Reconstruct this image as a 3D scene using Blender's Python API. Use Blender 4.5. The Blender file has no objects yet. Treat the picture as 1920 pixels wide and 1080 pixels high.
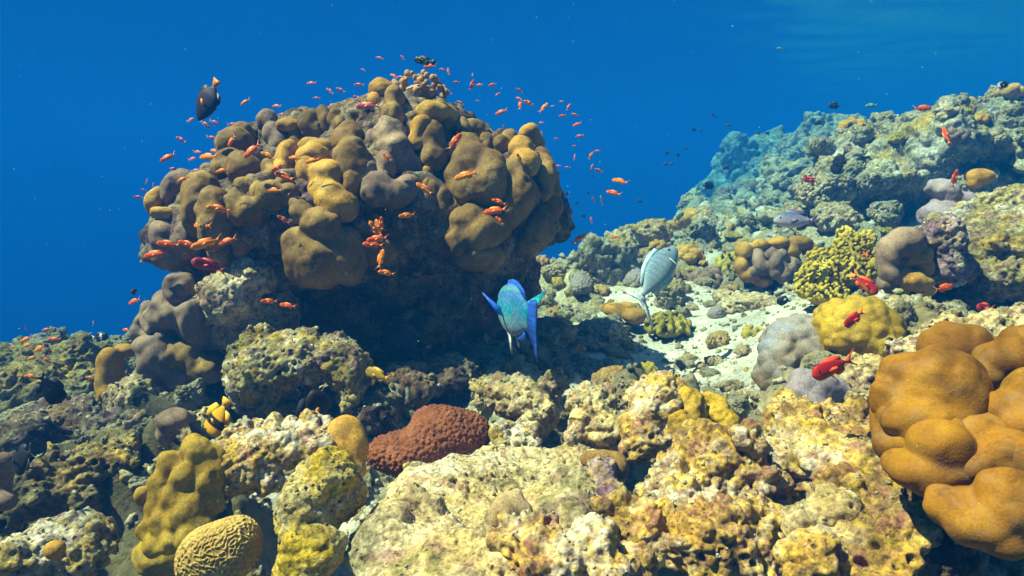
import bpy, math, random, time
import numpy as np
from mathutils import Vector, Matrix
T0 = time.time()
scene = bpy.context.scene
R = math.radians
random.seed(7)

# ------------------------------------------------------------------ camera
FPX = 1173.0                                   # focal length in pixels of the 1920 wide frame
PITCH = R(10.2)
cam_d = bpy.data.cameras.new('camera'); cam = bpy.data.objects.new('camera', cam_d)
scene.collection.objects.link(cam); scene.camera = cam
cam_d.sensor_width = 36.0; cam_d.lens = 36.0 * FPX / 1920.0
cam_d.clip_start = 0.02; cam_d.clip_end = 500
cam.location = (0, 0, 0); cam.rotation_euler = (R(90) - PITCH, 0, 0)
CF = np.array([0, math.cos(PITCH), -math.sin(PITCH)])
CU = np.array([0, math.sin(PITCH), math.cos(PITCH)])
CR = np.array([1.0, 0, 0])

# ------------------------------------------------------------------ light
SUN_DIR = np.array([-0.52, -0.07, 0.85]); SUN_DIR /= np.linalg.norm(SUN_DIR)   # towards the sun
world = bpy.data.worlds.new('World'); scene.world = world; world.use_nodes = True
wn = world.node_tree.nodes; wl = world.node_tree.links
bgn = wn['Background']; sky = wn.new('ShaderNodeTexSky'); sky.sky_type = 'NISHITA'; sky.sun_disc = False
sky.sun_elevation = math.asin(SUN_DIR[2]); sky.sun_rotation = math.atan2(SUN_DIR[0], SUN_DIR[1])
wl.new(sky.outputs['Color'], bgn.inputs['Color']); bgn.inputs["Strength"].default_value = 0.04
sun_d = bpy.data.lights.new('sun', 'SUN'); sun = bpy.data.objects.new('sun', sun_d); scene.collection.objects.link(sun)
sun_d.energy = 5.0; sun_d.angle = R(0.6); sun_d.color = (1.0, 0.62, 0.36)
sun.location = (0, 0, 12)
sun.rotation_euler = Vector(SUN_DIR).to_track_quat('Z', 'Y').to_euler()
scene.view_settings.view_transform = 'Standard'; scene.view_settings.look = 'None'
scene.view_settings.gamma = 1.0; scene.view_settings.exposure = 2.55
cy = scene.cycles
cy.use_denoising = True
cy.max_bounces = 5; cy.diffuse_bounces = 1; cy.glossy_bounces = 2; cy.transmission_bounces = 2
cy.volume_bounces = 1; cy.transparent_max_bounces = 6
cy.caustics_reflective = False; cy.caustics_refractive = False
cy.sample_clamp_indirect = 4.0

# ------------------------------------------------------------------ placing
def P(px, py, d):
    "the point seen at pixel (px, py) of the 1920x1080 frame, d metres along the view axis"
    return CF * d + CR * ((px - 960) / FPX * d) + CU * ((540 - py) / FPX * d)
def PX(p):
    d = float(np.dot(p, CF)); return 960 + np.dot(p, CR) / d * FPX, 540 - np.dot(p, CU) / d * FPX, d
def M(r, d): return r * d / FPX

col = scene.collection
def empty(name, loc):
    o = bpy.data.objects.new(name, None); col.objects.link(o); o.location = tuple(loc); o.empty_display_size = 0.05; return o
TAGGED = []
def tag(o, label=None, cat=None, group=None, kind=None, px=None):
    if label: o['label'] = label
    if cat: o['category'] = cat
    if group: o['group'] = group
    if kind: o['kind'] = kind
    if label and cat: TAGGED.append(o)
    return o

# ------------------------------------------------------------------ noise volumes (periodic, 16 or 14 cells in 128 samples)
rng = np.random.default_rng(3)
NV = 128
def make_perlin(cells, seed):
    r = np.random.default_rng(seed)
    g = r.normal(size=(cells, cells, cells, 3)).astype(np.float32); g /= np.linalg.norm(g, axis=3, keepdims=True)
    t = np.arange(NV, dtype=np.float32) * cells / NV
    i0 = t.astype(int); f = t - i0; w = f * f * f * (f * (f * 6 - 15) + 10)
    X = np.meshgrid(f, f, f, indexing='ij'); W = np.meshgrid(w, w, w, indexing='ij'); I = np.meshgrid(i0, i0, i0, indexing='ij')
    out = np.zeros((NV,) * 3, np.float32)
    for c in range(8):
        o = (c & 1, c >> 1 & 1, c >> 2 & 1)
        gg = g[(I[0] + o[0]) % cells, (I[1] + o[1]) % cells, (I[2] + o[2]) % cells]
        dot = sum(gg[..., a] * (X[a] - o[a]) for a in range(3))
        ww = 1.0
        for a in range(3): ww = ww * (W[a] if o[a] else 1 - W[a])
        out += dot * ww
    return out * 1.7
def make_worley(cells, seed):
    r = np.random.default_rng(seed)
    pts = r.random((cells, cells, cells, 3)).astype(np.float32)
    t = np.arange(NV, dtype=np.float32) * cells / NV
    i0 = t.astype(int); f = (t - i0).astype(np.float32)
    I = np.meshgrid(i0, i0, i0, indexing='ij'); X = np.meshgrid(f, f, f, indexing='ij')
    best = np.full((NV,) * 3, 9, np.float32)
    for dx in (-1, 0, 1):
        for dy in (-1, 0, 1):
            for dz in (-1, 0, 1):
                p = pts[(I[0] + dx) % cells, (I[1] + dy) % cells, (I[2] + dz) % cells]
                d = (p[..., 0] + dx - X[0]) ** 2 + (p[..., 1] + dy - X[1]) ** 2 + (p[..., 2] + dz - X[2]) ** 2
                np.minimum(best, d, out=best)
    return np.sqrt(best)
PER = make_perlin(16, 1); WOR = make_worley(14, 2)
ROT = np.linalg.qr(np.random.default_rng(9).normal(size=(3, 3)))[0].astype(np.float32)
def sample(vol, cells, p, wl_, seed=0):
    q = (p @ ROT.T if seed % 2 else p) / np.float32(wl_) * np.float32(NV / cells)
    q = q.astype(np.float32) + np.float32(17.31 * (seed + 1)) * np.array([1, 1.37, 0.71], np.float32)
    out = np.empty(len(q), np.float32)
    for s in range(0, len(q), 400000):
        c = q[s:s + 400000]; i = np.floor(c).astype(np.int32); f = c - i
        i &= NV - 1; j = (i + 1) & (NV - 1)
        fx, fy, fz = f[:, 0], f[:, 1], f[:, 2]
        v = vol.ravel()
        def g(a, b, d): return v[(a * NV + b) * NV + d]
        x0, x1, y0, y1, z0, z1 = i[:, 0], j[:, 0], i[:, 1], j[:, 1], i[:, 2], j[:, 2]
        a = g(x0, y0, z0) * (1 - fx) + g(x1, y0, z0) * fx
        b = g(x0, y1, z0) * (1 - fx) + g(x1, y1, z0) * fx
        e = g(x0, y0, z1) * (1 - fx) + g(x1, y0, z1) * fx
        h = g(x0, y1, z1) * (1 - fx) + g(x1, y1, z1) * fx
        out[s:s + 400000] = (a * (1 - fy) + b * fy) * (1 - fz) + (e * (1 - fy) + h * fy) * fz
    return out
def perl(p, wl_, seed=0): return sample(PER, 16, p, wl_, seed)
def worl(p, wl_, seed=0): return sample(WOR, 14, p, wl_, seed)
def sstep(a, b, x):
    t = np.clip((x - a) / (b - a), 0, 1); return t * t * (3 - 2 * t)
def relief(p, terms, seed):
    "sum of noise terms: n plain, b billow (rounded bumps, sharp creases), w knobs, p pits, l labyrinth grooves"
    d = np.zeros(len(p), np.float32)
    for k, t in enumerate(terms):
        kind, amp, w = t[:3]; s = seed + k * 3
        if kind == 'n': d += amp * perl(p, w, s)
        elif kind == 'b': d += amp * (np.abs(perl(p, w, s)) * 2 - 0.5)
        elif kind == 'r': d += amp * (0.5 - np.abs(perl(p, w, s)) * 2)
        elif kind == 'w': d += amp * (0.55 - worl(p, w, s)) * 1.6
        elif kind == 'p':
            thr = t[3] if len(t) > 3 else 0.3
            m = sstep(-0.1, 0.25, perl(p, w * 5, s + 1))
            d -= amp * m * sstep(thr, thr * 0.5, worl(p, w, s))
        elif kind == 'l':
            r = np.random.default_rng(seed + 5); acc = np.zeros(len(p), np.float32)
            wp = p + 0.25 * w * np.stack([perl(p, w * 4, s + a) for a in range(3)], 1)
            for _ in range(26):
                v = r.normal(size=3); v *= 2 * math.pi / w / np.linalg.norm(v)
                acc += np.cos(wp @ v.astype(np.float32) + r.random() * 6.283)
            d += amp * (0.9 - 2.0 * np.clip(np.abs(acc) / math.sqrt(26) * 1.5, 0, 1))
    return d

# ------------------------------------------------------------------ solid shapes from blended ellipsoids
def blob(c, r, roll=0.0, op=1, tilt=0.0):
    cr, sr = math.cos(roll), math.sin(roll); ct, st = math.cos(tilt), math.sin(tilt)
    m = np.array([[cr, 0, sr], [0, 1, 0], [-sr, 0, cr]]) @ np.array([[1, 0, 0], [0, ct, -st], [0, st, ct]])
    return (np.asarray(c, float), np.asarray(r, float), m, op)
def B(px, py, d, rx, ry, rd=None, roll=0, op=1, tilt=0):
    "ellipsoid centred at a pixel and depth, radii in pixels at that depth"
    rd = (rx + ry) / 2 if rd is None else rd
    return blob(P(px, py, d), (M(rx, d), M(rd, d), M(ry, d)), R(roll), op, R(tilt))
def field(p, blobs, k):
    d = None
    for c, r, m, op in blobs:
        q = (p - c.astype(np.float32)) @ m.astype(np.float32)
        q = q / r.astype(np.float32); k0 = np.sqrt((q * q).sum(1)) + 1e-6
        k1 = np.sqrt(((q / r.astype(np.float32)) ** 2).sum(1)) + 1e-6
        e = k0 * (k0 - 1) / k1
        if d is None: d = e
        elif op > 0:
            h = np.clip(0.5 + 0.5 * (d - e) / k, 0, 1); d = d + (e - d) * h - k * h * (1 - h)
        else:
            h = np.clip(0.5 - 0.5 * (d + e) / k, 0, 1); d = d + (-e - d) * h + k * h * (1 - h)
    return d
def upsample(f):
    for a in range(3):
        f = np.moveaxis(f, a, 0); n = f.shape[0]
        o = np.empty((2 * n - 1,) + f.shape[1:], np.float32)
        o[0::2] = f; o[1::2] = (f[:-1] + f[1:]) * 0.5
        g = o.copy(); g[1:-1] = 0.25 * o[:-2] + 0.5 * o[1:-1] + 0.25 * o[2:]
        f = np.moveaxis(g, 0, a)
    return np.ascontiguousarray(f)
def surface_nets(f, org, h):
    s = f < 0
    nx, ny, nz = f.shape
    cnt = np.zeros((nx - 1, ny - 1, nz - 1), np.uint8)
    for a in (0, 1):
        for b in (0, 1):
            for c in (0, 1):
                cnt += s[a:nx - 1 + a, b:ny - 1 + b, c:nz - 1 + c]
    act = np.nonzero(((cnt > 0) & (cnt < 8)).ravel())[0]
    ci = np.stack(np.unravel_index(act, cnt.shape), 1)
    fl = f.ravel()
    V = {}
    for a in (0, 1):
        for b in (0, 1):
            for c in (0, 1):
                V[a, b, c] = fl[((ci[:, 0] + a) * ny + ci[:, 1] + b) * nz + ci[:, 2] + c]
    pos = np.zeros((len(act), 3), np.float32); num = np.zeros(len(act), np.float32)
    ks = list(V)
    for i in range(8):
        for j in range(i + 1, 8):
            u, v = np.array(ks[i]), np.array(ks[j])
            if np.abs(u - v).sum() != 1: continue
            fu, fv = V[ks[i]], V[ks[j]]
            x = (fu < 0) != (fv < 0)
            t = np.where(x, fu / np.where(x, fu - fv, 1), 0).astype(np.float32)
            pos += np.where(x[:, None], u + t[:, None] * (v - u), 0); num += x
    pos = (pos / num[:, None] + ci) * h + org
    cid = np.full(cnt.size, -1, np.int32); cid[act] = np.arange(len(act)); cid = cid.reshape(cnt.shape)
    quads = []
    for ax in range(3):
        S = np.moveaxis(s, ax, 0); C = np.moveaxis(cid, ax, 0)
        if ax == 1: pass
        e = S[:-1, 1:-1, 1:-1] != S[1:, 1:-1, 1:-1]
        i, j, k = np.nonzero(e); ins = S[:-1, 1:-1, 1:-1][e]
        q = np.stack([C[i, j, k], C[i, j + 1, k], C[i, j + 1, k + 1], C[i, j, k + 1]], 1)
        flip = ins if ax != 1 else ~ins
        q[~flip] = q[~flip][:, ::-1]
        quads.append(q)
    return pos, np.concatenate(quads)
def normals(v, q):
    n = np.zeros_like(v); a = v[q[:, 2]] - v[q[:, 0]]; b = v[q[:, 3]] - v[q[:, 1]]
    fn = np.cross(a, b)
    for k in range(4):
        for c in range(3): n[:, c] += np.bincount(q[:, k], fn[:, c], len(v))
    return n / (np.linalg.norm(n, axis=1, keepdims=True) + 1e-12)
def mesh_from(name, v, q, mat, smooth=True):
    me = bpy.data.meshes.new(name); n = q.shape[1]
    me.vertices.add(len(v)); me.vertices.foreach_set('co', np.ascontiguousarray(v, np.float32).ravel())
    me.loops.add(q.size); me.loops.foreach_set('vertex_index', np.ascontiguousarray(q, np.int32).ravel())
    me.polygons.add(len(q)); me.polygons.foreach_set('loop_start', np.arange(0, q.size, n, dtype=np.int32))
    me.polygons.foreach_set('use_smooth', np.full(len(q), smooth))
    me.update(calc_edges=True)
    if mat: me.materials.append(mat)
    return me
NV_TOTAL = 0
def solid(name, blobs, k, h, mat, low=(), disp=(), seed=0, levels=2, parent=None, origin=None, floor=None):
    "blend ellipsoids into one closed skin with h metre cells, roughen it with noise relief and link it as one mesh object"
    global NV_TOTAL
    amp = sum(abs(t[1]) for t in low) + 2 * h
    ad = [b for b in blobs if b[3] > 0]
    rr = lambda b: np.sqrt(((b[2] * b[1]) ** 2).sum(1))
    lo = np.min([b[0] - rr(b) for b in ad], 0); hi = np.max([b[0] + rr(b) for b in ad], 0)
    if floor is not None: lo[2] = max(lo[2], floor)
    step = 2 ** levels; H = h * step
    lo = lo - amp - 1.5 * H; hi = hi + amp + 1.5 * H
    n = np.ceil((hi - lo) / H).astype(int) + 1
    ax = [lo[a] + H * np.arange(n[a]) for a in range(3)]
    g = np.stack(np.meshgrid(*ax, indexing='ij'), -1).reshape(-1, 3).astype(np.float32)
    f = field(g, blobs, k)
    if low: f = f - relief(g, low, seed)
    f = f.reshape(tuple(n)).astype(np.float32)
    for _ in range(levels): f = upsample(f)
    v, q = surface_nets(f, lo.astype(np.float32), h)
    if disp:
        nrm = normals(v, q); v = v + nrm * relief(v, disp, seed + 40)[:, None]
    NV_TOTAL += len(v)
    if origin is None:
        origin = np.array([(lo[0] + hi[0]) / 2, (lo[1] + hi[1]) / 2, v[:, 2].min()])
    if parent is not None: origin = np.array(parent.location)
    me = mesh_from(name, v - np.asarray(origin, np.float32), q, mat)
    o = bpy.data.objects.new(name, me); col.objects.link(o)
    if parent is not None: o.parent = parent
    else: o.location = tuple(float(x) for x in origin)
    return o

# ------------------------------------------------------------------ materials
class NT:
    def __init__(s, name):
        s.m = bpy.data.materials.new(name); s.m.use_nodes = True
        s.n = s.m.node_tree.nodes; s.l = s.m.node_tree.links
        s.b = s.n['Principled BSDF']; s.tc = s.n.new('ShaderNodeTexCoord'); s.out = s.n['Material Output']
        s.co = s.tc.outputs['Object']
    def link(s, a, b): s.l.new(a, b)
    def noise(s, scale, detail=4, rough=0.55, dist=0.0, co=None):
        x = s.n.new('ShaderNodeTexNoise'); x.inputs['Scale'].default_value = scale; x.inputs['Detail'].default_value = detail
        x.inputs['Roughness'].default_value = rough; x.inputs['Distortion'].default_value = dist
        s.link(co or s.co, x.inputs['Vector']); return x.outputs['Fac']
    def voro(s, scale, feature='F1', co=None, rand=1.0):
        x = s.n.new('ShaderNodeTexVoronoi'); x.feature = feature; x.inputs['Scale'].default_value = scale
        x.inputs['Randomness'].default_value = rand
        s.link(co or s.co, x.inputs['Vector']); return x.outputs['Distance']
    def ramp(s, fac, stops, interp='LINEAR'):
        x = s.n.new('ShaderNodeValToRGB'); x.color_ramp.interpolation = interp; e = x.color_ramp.elements
        while len(e) < len(stops): e.new(0.5)
        for i, (p, c) in enumerate(stops):
            e[i].position = p; e[i].color = (c, c, c, 1) if isinstance(c, (int, float)) else (*c, 1)
        s.link(fac, x.inputs['Fac']); return x.outputs['Color']
    def mix(s, fac, a, b, mode='MIX'):
        x = s.n.new('ShaderNodeMix'); x.data_type = 'RGBA'; x.blend_type = mode
        for k, v in ((0, fac), (6, a), (7, b)):
            sock = x.inputs[k]
            if isinstance(v, (int, float)): sock.default_value = v if k == 0 else (v, v, v, 1)
            elif isinstance(v, tuple): sock.default_value = (*v, 1)
            else: s.link(v, sock)
        return x.outputs[2]
    def math(s, op, a, b=0.0):
        x = s.n.new('ShaderNodeMath'); x.operation = op
        for i, v in enumerate((a, b)):
            if isinstance(v, (int, float)): x.inputs[i].default_value = v
            else: s.link(v, x.inputs[i])
        return x.outputs[0]
    def bump(s, h, strength, dist, prev=None):
        x = s.n.new('ShaderNodeBump'); x.inputs['Strength'].default_value = strength; x.inputs['Distance'].default_value = dist
        s.link(h, x.inputs['Height'])
        if prev is not None: s.link(prev, x.inputs['Normal'])
        return x.outputs['Normal']
    def sep(s, co=None):
        x = s.n.new('ShaderNodeSeparateXYZ'); s.link(co or s.co, x.inputs[0]); return x.outputs
    def done(s, colr, rough=0.8, normal=None, spec=0.3):
        if isinstance(colr, tuple): s.b.inputs['Base Color'].default_value = (*colr, 1)
        else: s.link(colr, s.b.inputs['Base Color'])
        s.b.inputs['Roughness'].default_value = rough; s.b.inputs['Specular IOR Level'].default_value = spec
        if normal is not None: s.link(normal, s.b.inputs['Normal'])
        return s.m

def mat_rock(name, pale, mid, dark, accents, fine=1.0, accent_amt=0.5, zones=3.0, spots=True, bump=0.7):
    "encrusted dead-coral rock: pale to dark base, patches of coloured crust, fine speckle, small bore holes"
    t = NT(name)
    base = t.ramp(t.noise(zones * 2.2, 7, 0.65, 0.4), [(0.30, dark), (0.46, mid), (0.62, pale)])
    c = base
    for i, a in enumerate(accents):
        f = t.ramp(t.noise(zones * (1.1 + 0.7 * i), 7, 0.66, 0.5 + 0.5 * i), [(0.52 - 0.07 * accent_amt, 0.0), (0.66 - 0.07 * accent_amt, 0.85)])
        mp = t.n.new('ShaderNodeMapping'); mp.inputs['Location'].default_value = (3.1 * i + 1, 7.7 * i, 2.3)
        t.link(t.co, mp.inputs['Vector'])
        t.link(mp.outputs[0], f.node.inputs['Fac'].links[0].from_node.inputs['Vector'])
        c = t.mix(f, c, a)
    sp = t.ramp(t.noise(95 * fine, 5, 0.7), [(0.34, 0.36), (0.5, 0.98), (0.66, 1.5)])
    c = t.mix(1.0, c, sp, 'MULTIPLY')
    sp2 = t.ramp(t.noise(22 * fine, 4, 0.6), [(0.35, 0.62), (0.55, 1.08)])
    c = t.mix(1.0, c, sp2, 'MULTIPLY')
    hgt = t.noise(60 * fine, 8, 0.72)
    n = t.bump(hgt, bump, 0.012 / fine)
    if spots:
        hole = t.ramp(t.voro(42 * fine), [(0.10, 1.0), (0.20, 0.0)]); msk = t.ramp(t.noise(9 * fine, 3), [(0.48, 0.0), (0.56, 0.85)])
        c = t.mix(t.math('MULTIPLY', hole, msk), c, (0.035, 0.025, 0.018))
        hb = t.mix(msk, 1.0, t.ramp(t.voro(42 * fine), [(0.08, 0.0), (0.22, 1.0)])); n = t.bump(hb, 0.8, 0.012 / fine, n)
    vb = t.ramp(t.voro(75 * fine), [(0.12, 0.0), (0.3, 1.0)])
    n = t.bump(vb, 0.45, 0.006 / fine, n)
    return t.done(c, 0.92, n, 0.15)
def mat_smooth_coral(name, c1, c2, c3, scale=1.0, rough=0.72, spec=0.16, holes=0.0, spk=1.0):
    "living smooth coral skin: slow colour drift, minute polyp dimples, a few pale scars"
    t = NT(name)
    c = t.ramp(t.noise(7 * scale, 4, 0.55, 0.3), [(0.32, c1), (0.52, c2), (0.70, c3)])
    sp = t.ramp(t.noise(170 * scale, 4, 0.65), [(0.34, 1 - 0.38 * spk), (0.5, 1.0), (0.66, 1 + 0.3 * spk)])
    c = t.mix(1.0, c, sp, 'MULTIPLY')
    dots = t.ramp(t.voro(230 * scale), [(0.0, 0.78), (0.35, 1.03)])
    c = t.mix(1.0, c, dots, 'MULTIPLY')
    scar = t.ramp(t.noise(26 * scale, 3, 0.6, 1.0), [(0.71, 0.0), (0.75, 0.7)])
    c = t.mix(scar, c, (0.50, 0.44, 0.36))
    vh = t.voro(15 * scale); gate = t.ramp(t.noise(5 * scale, 2), [(0.50, 0.0), (0.56, 1.0)])
    dust = t.ramp(t.noise(19 * scale, 6, 0.7, 0.6), [(0.50, 0.0), (0.68, 0.5)]); c = t.mix(dust, c, tuple(0.55 * v + 0.45 * w for v, w in zip(c2, (0.24, 0.21, 0.17))))
    blot = t.ramp(t.noise(12 * scale, 5, 0.65, 0.8), [(0.36, 0.62), (0.48, 1.0)]); c = t.mix(1.0, c, blot, 'MULTIPLY')
    c = t.mix(t.math('MULTIPLY', t.ramp(vh, [(0.05, holes), (0.075, 0.0)]), gate), c, (0.02, 0.016, 0.014))
    n = t.bump(t.voro(230 * scale), 0.25, 0.002 / scale)
    n = t.bump(t.noise(34 * scale, 3, 0.55), 0.18, 0.005 / scale, n)
    return t.done(c, rough, n, spec)

YEL = (0.42, 0.27, 0.035); PUR = (0.16, 0.075, 0.11); OLI = (0.17, 0.15, 0.05); WHT = (0.55, 0.50, 0.42); BRN = (0.16, 0.09, 0.04)
M_pale = mat_rock('pale_reef_rock', (0.62, 0.50, 0.29), (0.49, 0.37, 0.19), (0.26, 0.17, 0.09), [WHT, (0.44, 0.31, 0.11), OLI, (0.26, 0.14, 0.11)], accent_amt=0.2)
M_gold = mat_rock('golden_reef_rock', (0.58, 0.42, 0.17), (0.43, 0.26, 0.055), (0.20, 0.11, 0.04), [(0.44, 0.23, 0.03), WHT, BRN, (0.24, 0.10, 0.07), (0.50, 0.33, 0.04)], accent_amt=0.5)
M_olive = mat_rock('olive_reef_rock', (0.42, 0.36, 0.16), (0.28, 0.22, 0.09), (0.12, 0.09, 0.05), [OLI, WHT, PUR, YEL])
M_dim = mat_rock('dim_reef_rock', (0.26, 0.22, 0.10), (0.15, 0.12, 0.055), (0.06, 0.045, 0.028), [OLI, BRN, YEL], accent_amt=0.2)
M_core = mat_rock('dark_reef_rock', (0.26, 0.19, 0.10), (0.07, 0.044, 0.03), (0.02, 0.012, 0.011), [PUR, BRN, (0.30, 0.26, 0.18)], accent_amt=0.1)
M_moss = mat_rock('yellow_moss_rock', (0.56, 0.39, 0.04), (0.46, 0.31, 0.02), (0.34, 0.24, 0.06), [(0.56, 0.39, 0.02), (0.50, 0.42, 0.22)], accent_amt=0.3, fine=1.4)
M_purple = mat_rock('purple_crust_rock', (0.38, 0.29, 0.28), (0.24, 0.16, 0.17), (0.11, 0.07, 0.08), [WHT, PUR, YEL], accent_amt=0.3)
M_slope = mat_rock('slope_reef_rock', (0.50, 0.47, 0.33), (0.29, 0.27, 0.17), (0.09, 0.08, 0.05), [OLI, WHT, YEL], zones=1.2, fine=0.6, bump=0.8)
M_brown = mat_smooth_coral('brown_coral_skin', (0.14, 0.070, 0.014), (0.22, 0.122, 0.028), (0.33, 0.21, 0.055), holes=0.9)
M_ochre = mat_smooth_coral('ochre_coral_skin', (0.30, 0.145, 0.014), (0.42, 0.22, 0.026), (0.52, 0.32, 0.055))
M_grey = mat_smooth_coral('greyish_coral_skin', (0.14, 0.082, 0.058), (0.22, 0.140, 0.095), (0.33, 0.225, 0.14))
M_amber = mat_smooth_coral('amber_coral_skin', (0.15, 0.060, 0.002), (0.25, 0.108, 0.003), (0.34, 0.170, 0.007), spk=0.45, scale=1.3)
M_gyel = mat_smooth_coral('golden_knobbly_skin', (0.26, 0.15, 0.006), (0.36, 0.22, 0.010), (0.44, 0.29, 0.02), scale=1.2, rough=0.7)
M_olivec = mat_smooth_coral('olive_coral_skin', (0.26, 0.145, 0.008), (0.35, 0.21, 0.014), (0.44, 0.29, 0.03), scale=1.2)
M_tan = mat_smooth_coral('tan_coral_skin', (0.21, 0.135, 0.075), (0.22, 0.19, 0.17), (0.21, 0.23, 0.31), scale=1.2, rough=0.7)  # bluish end of the ramp is sky light mixed into the skin colour
M_beige = mat_smooth_coral('beige_coral_skin', (0.36, 0.24, 0.11), (0.48, 0.34, 0.17), (0.55, 0.42, 0.24), scale=1.2, rough=0.8)
M_lilac = mat_smooth_coral('lilac_coral_skin', (0.19, 0.14, 0.16), (0.27, 0.21, 0.24), (0.33, 0.27, 0.24), scale=1.2)
M_finger = mat_smooth_coral('finger_coral_skin', (0.30, 0.15, 0.06), (0.40, 0.22, 0.09), (0.46, 0.28, 0.10), scale=1.5, rough=0.7)
M_branch = mat_smooth_coral('yellow_branch_skin', (0.30, 0.21, 0.02), (0.42, 0.31, 0.03), (0.50, 0.38, 0.06), scale=1.5, rough=0.8)
M_acro = mat_smooth_coral('olive_branch_skin', (0.22, 0.17, 0.02), (0.33, 0.26, 0.03), (0.42, 0.33, 0.05), scale=1.5, rough=0.8)
def m_brain():
    t = NT('brain_coral_skin')
    c = t.ramp(t.noise(9, 3), [(0.35, (0.34, 0.22, 0.055)), (0.6, (0.46, 0.32, 0.10))])
    c = t.mix(1.0, c, t.ramp(t.noise(260, 4, 0.7), [(0.3, 0.7), (0.7, 1.2)]), 'MULTIPLY')
    return t.done(c, 0.8, t.bump(t.noise(300, 3), 0.3, 0.002), 0.2)
M_brain = m_brain()
def m_anemone():
    t = NT('rust_anemone_skin')
    c = t.ramp(t.noise(14, 4, 0.6), [(0.3, (0.09, 0.026, 0.010)), (0.55, (0.18, 0.055, 0.018)), (0.75, (0.27, 0.095, 0.04))])
    c = t.mix(1.0, c, t.ramp(t.noise(190, 4, 0.7), [(0.3, 0.5), (0.7, 1.5)]), 'MULTIPLY')
    return t.done(c, 0.8, t.bump(t.voro(190), 0.5, 0.004), 0.2)
M_anem = m_anemone()
def m_seabed():
    t = NT('seabed_sand_and_rubble')
    at = t.n.new('ShaderNodeAttribute'); at.attribute_name = 'sand'
    rock = t.ramp(t.noise(1.7, 9, 0.68, 0.5), [(0.32, (0.12, 0.10, 0.06)), (0.48, (0.31, 0.26, 0.15)), (0.63, (0.52, 0.46, 0.30))])
    rock = t.mix(t.ramp(t.noise(3.3, 6, 0.65, 1.0), [(0.54, 0.0), (0.66, 0.7)]), rock, (0.30, 0.22, 0.06))
    rock = t.mix(t.ramp(t.noise(5.3, 6, 0.65, 2.0), [(0.56, 0.0), (0.68, 0.7)]), rock, (0.13, 0.12, 0.05))
    rock = t.mix(1.0, rock, t.ramp(t.noise(45, 6, 0.7), [(0.3, 0.5), (0.5, 0.95), (0.7, 1.35)]), 'MULTIPLY')
    sand = t.ramp(t.noise(9, 8, 0.7), [(0.32, (0.44, 0.41, 0.32)), (0.6, (0.64, 0.60, 0.50))])
    sand = t.mix(t.ramp(t.noise(38, 5, 0.7), [(0.36, 0.75), (0.46, 0.0)]), sand, (0.24, 0.21, 0.15))
    shade_at = t.n.new('ShaderNodeAttribute'); shade_at.attribute_name = 'turf'
    turf = t.ramp(t.noise(3.1, 8, 0.68, 0.5), [(0.34, (0.03, 0.026, 0.016)), (0.52, (0.11, 0.09, 0.04)), (0.68, (0.24, 0.20, 0.10))])  # shade over the left reef, put into the seabed colour
    rock = t.mix(t.math('MULTIPLY', shade_at.outputs['Fac'], 0.9), rock, turf)
    c = t.mix(at.outputs['Fac'], rock, sand)
    n = t.bump(t.noise(30, 9, 0.72), 0.8, 0.03)
    n = t.bump(t.ramp(t.voro(40), [(0.1, 0.0), (0.4, 1.0)]), 0.4, 0.015, n)
    return t.done(c, 0.95, n, 0.1)
M_seabed = m_seabed()

def m_water_surface():
    t = NT('rippled_water_surface'); t.n.remove(t.b)
    mp = t.n.new('ShaderNodeMapping'); t.link(t.co, mp.inputs['Vector'])
    wob = t.n.new('ShaderNodeTexNoise'); wob.inputs['Scale'].default_value = 1.3; t.link(mp.outputs[0], wob.inputs['Vector'])
    add = t.n.new('ShaderNodeVectorMath'); add.operation = 'MULTIPLY_ADD'; add.inputs[1].default_value = (0.7, 0.7, 0.0)
    t.link(wob.outputs['Color'], add.inputs[0]); t.link(mp.outputs[0], add.inputs[2])
    v = t.n.new('ShaderNodeTexVoronoi'); v.feature = 'SMOOTH_F1'; v.inputs['Scale'].default_value = 2.6
    v.inputs['Smoothness'].default_value = 0.35; t.link(add.outputs[0], v.inputs['Vector'])
    web = t.ramp(v.outputs['Distance'], [(0.05, (0.62, 0.62, 0.62)), (0.35, (0.74, 0.74, 0.74)), (0.55, (1, 1, 1))])
    tr = t.n.new('ShaderNodeBsdfTransparent'); t.link(web, tr.inputs['Color'])
    gl = t.n.new('ShaderNodeBsdfGlossy'); gl.inputs['Roughness'].default_value = 0.22; gl.inputs['Color'].default_value = (0.38, 0.60, 0.75, 1)
    lw = t.n.new('ShaderNodeLayerWeight'); lw.inputs['Blend'].default_value = 0.25
    mx = t.n.new('ShaderNodeMixShader'); t.link(lw.outputs['Fresnel'], mx.inputs[0]); t.link(tr.outputs[0], mx.inputs[1]); t.link(gl.outputs[0], mx.inputs[2])
    t.link(mx.outputs[0], t.out.inputs['Surface']); return t.m
M_wsurf = m_water_surface()

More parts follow.
